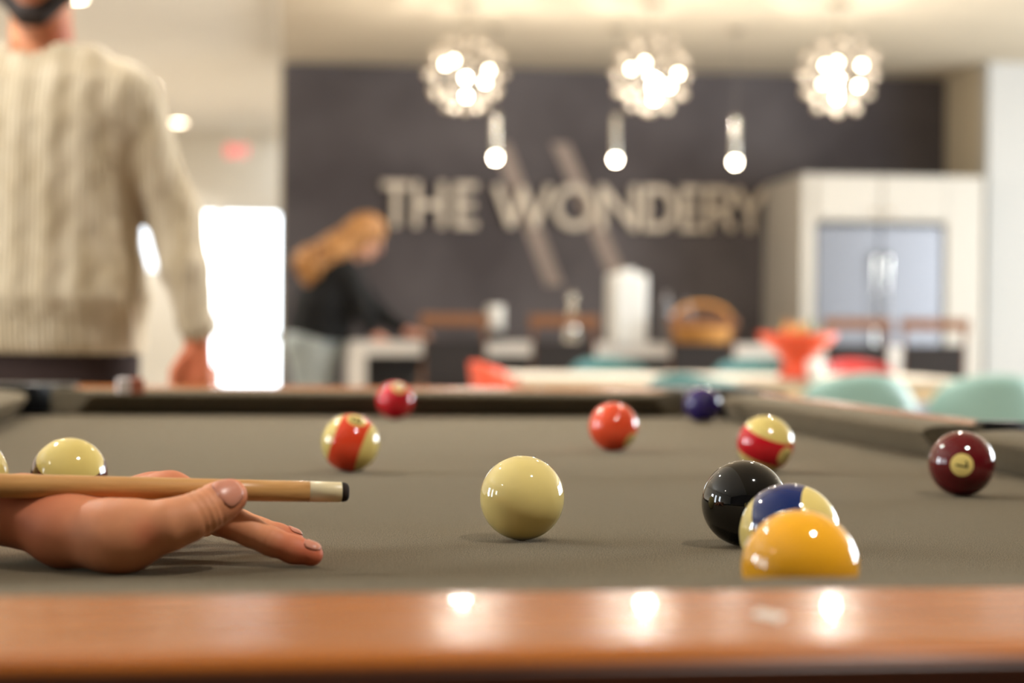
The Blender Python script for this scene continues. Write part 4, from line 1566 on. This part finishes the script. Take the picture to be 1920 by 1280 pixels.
for sx in (-1, 1):
    sf = Field((-0.1 + sx * 0.12, -0.24, 0.0), (0.1 + sx * 0.12, 0.12, 0.14), 0.006)
    sf.chain([(sx * 0.12, 0.045, 0.05), (sx * 0.128, -0.06, 0.045), (sx * 0.137, -0.15, 0.038)], [0.048, 0.044, 0.036], 0.02)
    s2, X, Y, Z = sf.sl(sf.lo, sf.lo + sf.n * sf.h)
    sf.d = np.maximum(sf.d, 0.004 - Z + 0 * X + 0 * Y).astype(np.float32)
    sf.build('shoe', M['shoe'], man, relax=1)
# beard wraps the jaw, hair caps the skull
bd = Field((-0.14, -0.2, 1.5), (0.14, 0.12, 1.82), 0.004)
for sx in (-1, 1):
    bd.chain([hc + rt_ * sx * 0.072 - up_ * 0.0 + fwd * 0.004, hc + rt_ * sx * 0.062 - up_ * 0.055 + fwd * 0.028, hc - up_ * 0.098 + fwd * 0.055 + rt_ * sx * 0.012], [0.014, 0.021, 0.026], 0.012)
    bd.chain([hc + rt_ * sx * 0.036 - up_ * 0.05 + fwd * 0.072, hc - up_ * 0.034 + fwd * 0.088], [0.007, 0.007], 0.004)
bd.build('beard', M['hair_dark'], man, relax=1)
hr = Field((-0.14, -0.2, 1.5), (0.14, 0.16, 1.86), 0.005)
hr.ell(hc + up_ * 0.055 - fwd * 0.022, (0.088, 0.102, 0.082), 0.0)
sH, X, Y, Z = hr.sl(hr.lo, hr.lo + hr.n * hr.h)
cutp = (X - hc.x) * fwd.x + (Y - hc.y) * fwd.y + (Z - hc.z) * fwd.z - 0.9 * ((Z - hc.z) - 0.045)
hr.d = np.maximum(hr.d, cutp * 0.7 - 0.02).astype(np.float32)
hr.build('hair', M['hair_dark'], man, relax=1)
for sx in (-1, 1):
    e_ = MB().ball(hc + rt_ * sx * 0.031 + up_ * 0.012 + fwd * 0.072, 0.0115, 12)
    e_.build('eye', M['eye'], man, smooth=True)
    MB().tube([hc + rt_ * sx * (0.014 + 0.034 * t) + up_ * (0.034 + 0.006 * math.sin(3.14 * t)) + fwd * (0.084 - 0.012 * t) for t in (0, .33, .66, 1)], 0.005, 6).build('eyebrow', M['hair_dark'], man)
MB().tube([hc + rt_ * t * 0.024 - up_ * (0.062 - 0.003 * abs(t)) + fwd * (0.086 - 0.008 * t * t) for t in (-1, -.5, 0, .5, 1)], [0.002, 0.005, 0.006, 0.005, 0.002], 8).build('mouth', M['lip'], man)

# --- woman leaning over the end of the island
WD = 11.1
wp = at(592, 600, WD)
wom = thing('person', 'woman with long golden hair in black top and pale jeans leaning over the island', 'person', (wp.x, wp.y, 0))
wom.rotation_euler = (0, 0, -YAW)
wb = Field((-0.32, -0.30, 0.0), (0.66, 0.32, 1.66), 0.009)
wb.chain([(0.0, 0, 0.88), (0.05, 0, 1.08), (0.10, 0, 1.24)], [0.105, 0.095, 0.10], 0.03)
wb.cone((0.14, 0, 1.26), (0.245, -0.01, 1.37), 0.05, 0.046, 0.02)
whc = Vector((0.30, -0.02, 1.43))
wf = Vector((0.82, -0.28, -0.50)).normalized()
wr_, wu_ = head(wb, whc, wf, s=0.93)
arms = [[(0.20, -0.15, 1.20), (0.28, -0.19, 1.02), (0.34, -0.10, 0.880)], [(0.17, 0.15, 1.20), (0.36, 0.17, 1.00), (0.53, 0.10, 0.895)]]
for a_ in arms:
    wb.chain(a_, [0.045, 0.036, 0.026], 0.02)
    w_ = Vector(a_[2])
    dn = (w_ - Vector(a_[1])).normalized()
    dn.z *= 0.15
    dn.normalize()
    wb.cone(w_, w_ + dn * 0.06, 0.022, 0.026, 0.01)
    sd_ = dn.cross(Vector((0, 0, 1)))
    for i in range(4):
        b0 = w_ + dn * 0.055 + sd_ * (0.024 - 0.016 * i)
        wb.chain([b0, b0 + dn * 0.04 + Vector((0, 0, 0.006)), b0 + dn * 0.072 - Vector((0, 0, 0.010))], [0.009, 0.008, 0.0065], 0.002)
    wb.chain([w_ + dn * 0.01 - sd_ * 0.02, w_ + dn * 0.045 - sd_ * 0.045], [0.011, 0.008], 0.006)
for sx in (-1, 1):
    wb.chain([(0.0, sx * 0.085, 0.86), (0.0, sx * 0.09, 0.46), (-0.02, sx * 0.09, 0.08)], [0.085, 0.055, 0.038], 0.02)
    wb.cone((-0.02, sx * 0.09, 0.04), (0.13, sx * 0.10, 0.03), 0.032, 0.026, 0.02)
wbo = wb.build('body', M['skin2'], wom, relax=2)
flush_attr(wbo, [(arms[0][2], 0.08, 0.5), (arms[1][2], 0.08, 0.5)])
tp_ = Field((-0.32, -0.30, 0.80), (0.66, 0.32, 1.40), 0.009)
tp_.chain([(0.02, -0.05, 0.90), (0.06, -0.06, 1.06), (0.13, -0.07, 1.22)], [0.185, 0.175, 0.135], 0.03)
tp_.chain([(0.02, 0.05, 0.90), (0.06, 0.06, 1.06), (0.13, 0.07, 1.22)], [0.185, 0.175, 0.135], 0.03)
for a_ in arms:
    tp_.chain([a_[0], a_[1], Vector(a_[1]).lerp(Vector(a_[2]), 0.72)], [0.072, 0.056, 0.042], 0.025)
s3, X, Y, Z = tp_.sl(tp_.lo, tp_.lo + tp_.n * tp_.h)
tp_.d = np.maximum(tp_.d, (0.855 + 0 * X - 0.06 * X - Z + 0 * Y)).astype(np.float32)
tp_.build('black_top', M['black_knit'], wom, relax=2)
jn = Field((-0.32, -0.30, 0.04), (0.36, 0.30, 1.0), 0.009)
jn.chain([(0.0, -0.06, 0.84), (0.01, -0.05, 0.92)], [0.175, 0.155], 0.03)
jn.chain([(0.0, 0.06, 0.84), (0.01, 0.05, 0.92)], [0.175, 0.155], 0.03)
for sx in (-1, 1):
    jn.chain([(-0.01, sx * 0.085, 0.82), (0.0, sx * 0.09, 0.46), (-0.02, sx * 0.09, 0.09)], [0.150, 0.085, 0.06], 0.02)
jn.d = np.maximum(jn.d, jn.ax[2][None, None, :] - 0.93).astype(np.float32)
jn.build('jeans', M['denim'], wom, relax=2)
hg = Field((-0.25, -0.25, 1.05), (0.45, 0.25, 1.66), 0.008)
hg.ell(whc + wu_ * 0.045 - wf * 0.03, (0.098, 0.098, 0.094), 0.0)
for k, yy in enumerate((-0.11, -0.05, 0.01, 0.07)):
    hg.chain([whc + wu_ * 0.03 - wf * 0.06 + Vector((0, yy * 0.5, 0)), Vector((0.11, yy, 1.36 + 0.01 * (k % 2))), Vector((-0.02, yy * 1.3, 1.29)), Vector((-0.01 + 0.02 * (k % 2), yy * 1.25, 1.19))], [0.080, 0.085, 0.088, 0.055], 0.03)
s4, X, Y, Z = hg.sl(hg.lo, hg.lo + hg.n * hg.h)
hg.d = (hg.d - 0.008 * np.sin(Z * 70 + X * 40) * np.sin(Y * 80 + 1.0) * np.clip((1.45 - Z) * 8, 0, 1)).astype(np.float32)
hg.build('hair', M['hair_gold'], wom, relax=2)
for sx in (-1, 1):
    MB().ball(whc + wr_ * sx * 0.029 + wu_ * 0.012 + wf * 0.066, 0.011, 12).build('eye', M['eye'], wom, smooth=True)
    sf = Field((-0.1, -0.1 + sx * 0.09, 0.0), (0.24, 0.1 + sx * 0.09, 0.12), 0.006)
    sf.chain([(-0.03, sx * 0.09, 0.045), (0.05, sx * 0.095, 0.04), (0.15, sx * 0.10, 0.034)], [0.042, 0.040, 0.032], 0.02)
    s5, X, Y, Z = sf.sl(sf.lo, sf.lo + sf.n * sf.h)
    sf.d = np.maximum(sf.d, 0.004 - Z + 0 * X + 0 * Y).astype(np.float32)
    sf.build('shoe', M['black_knit'], wom, relax=1)
MB().tube([whc + wr_ * t * 0.022 - wu_ * 0.052 + wf * (0.082 - 0.006 * t * t) for t in (-1, 0, 1)], [0.002, 0.005, 0.002], 8).build('mouth', M['lip'], wom)
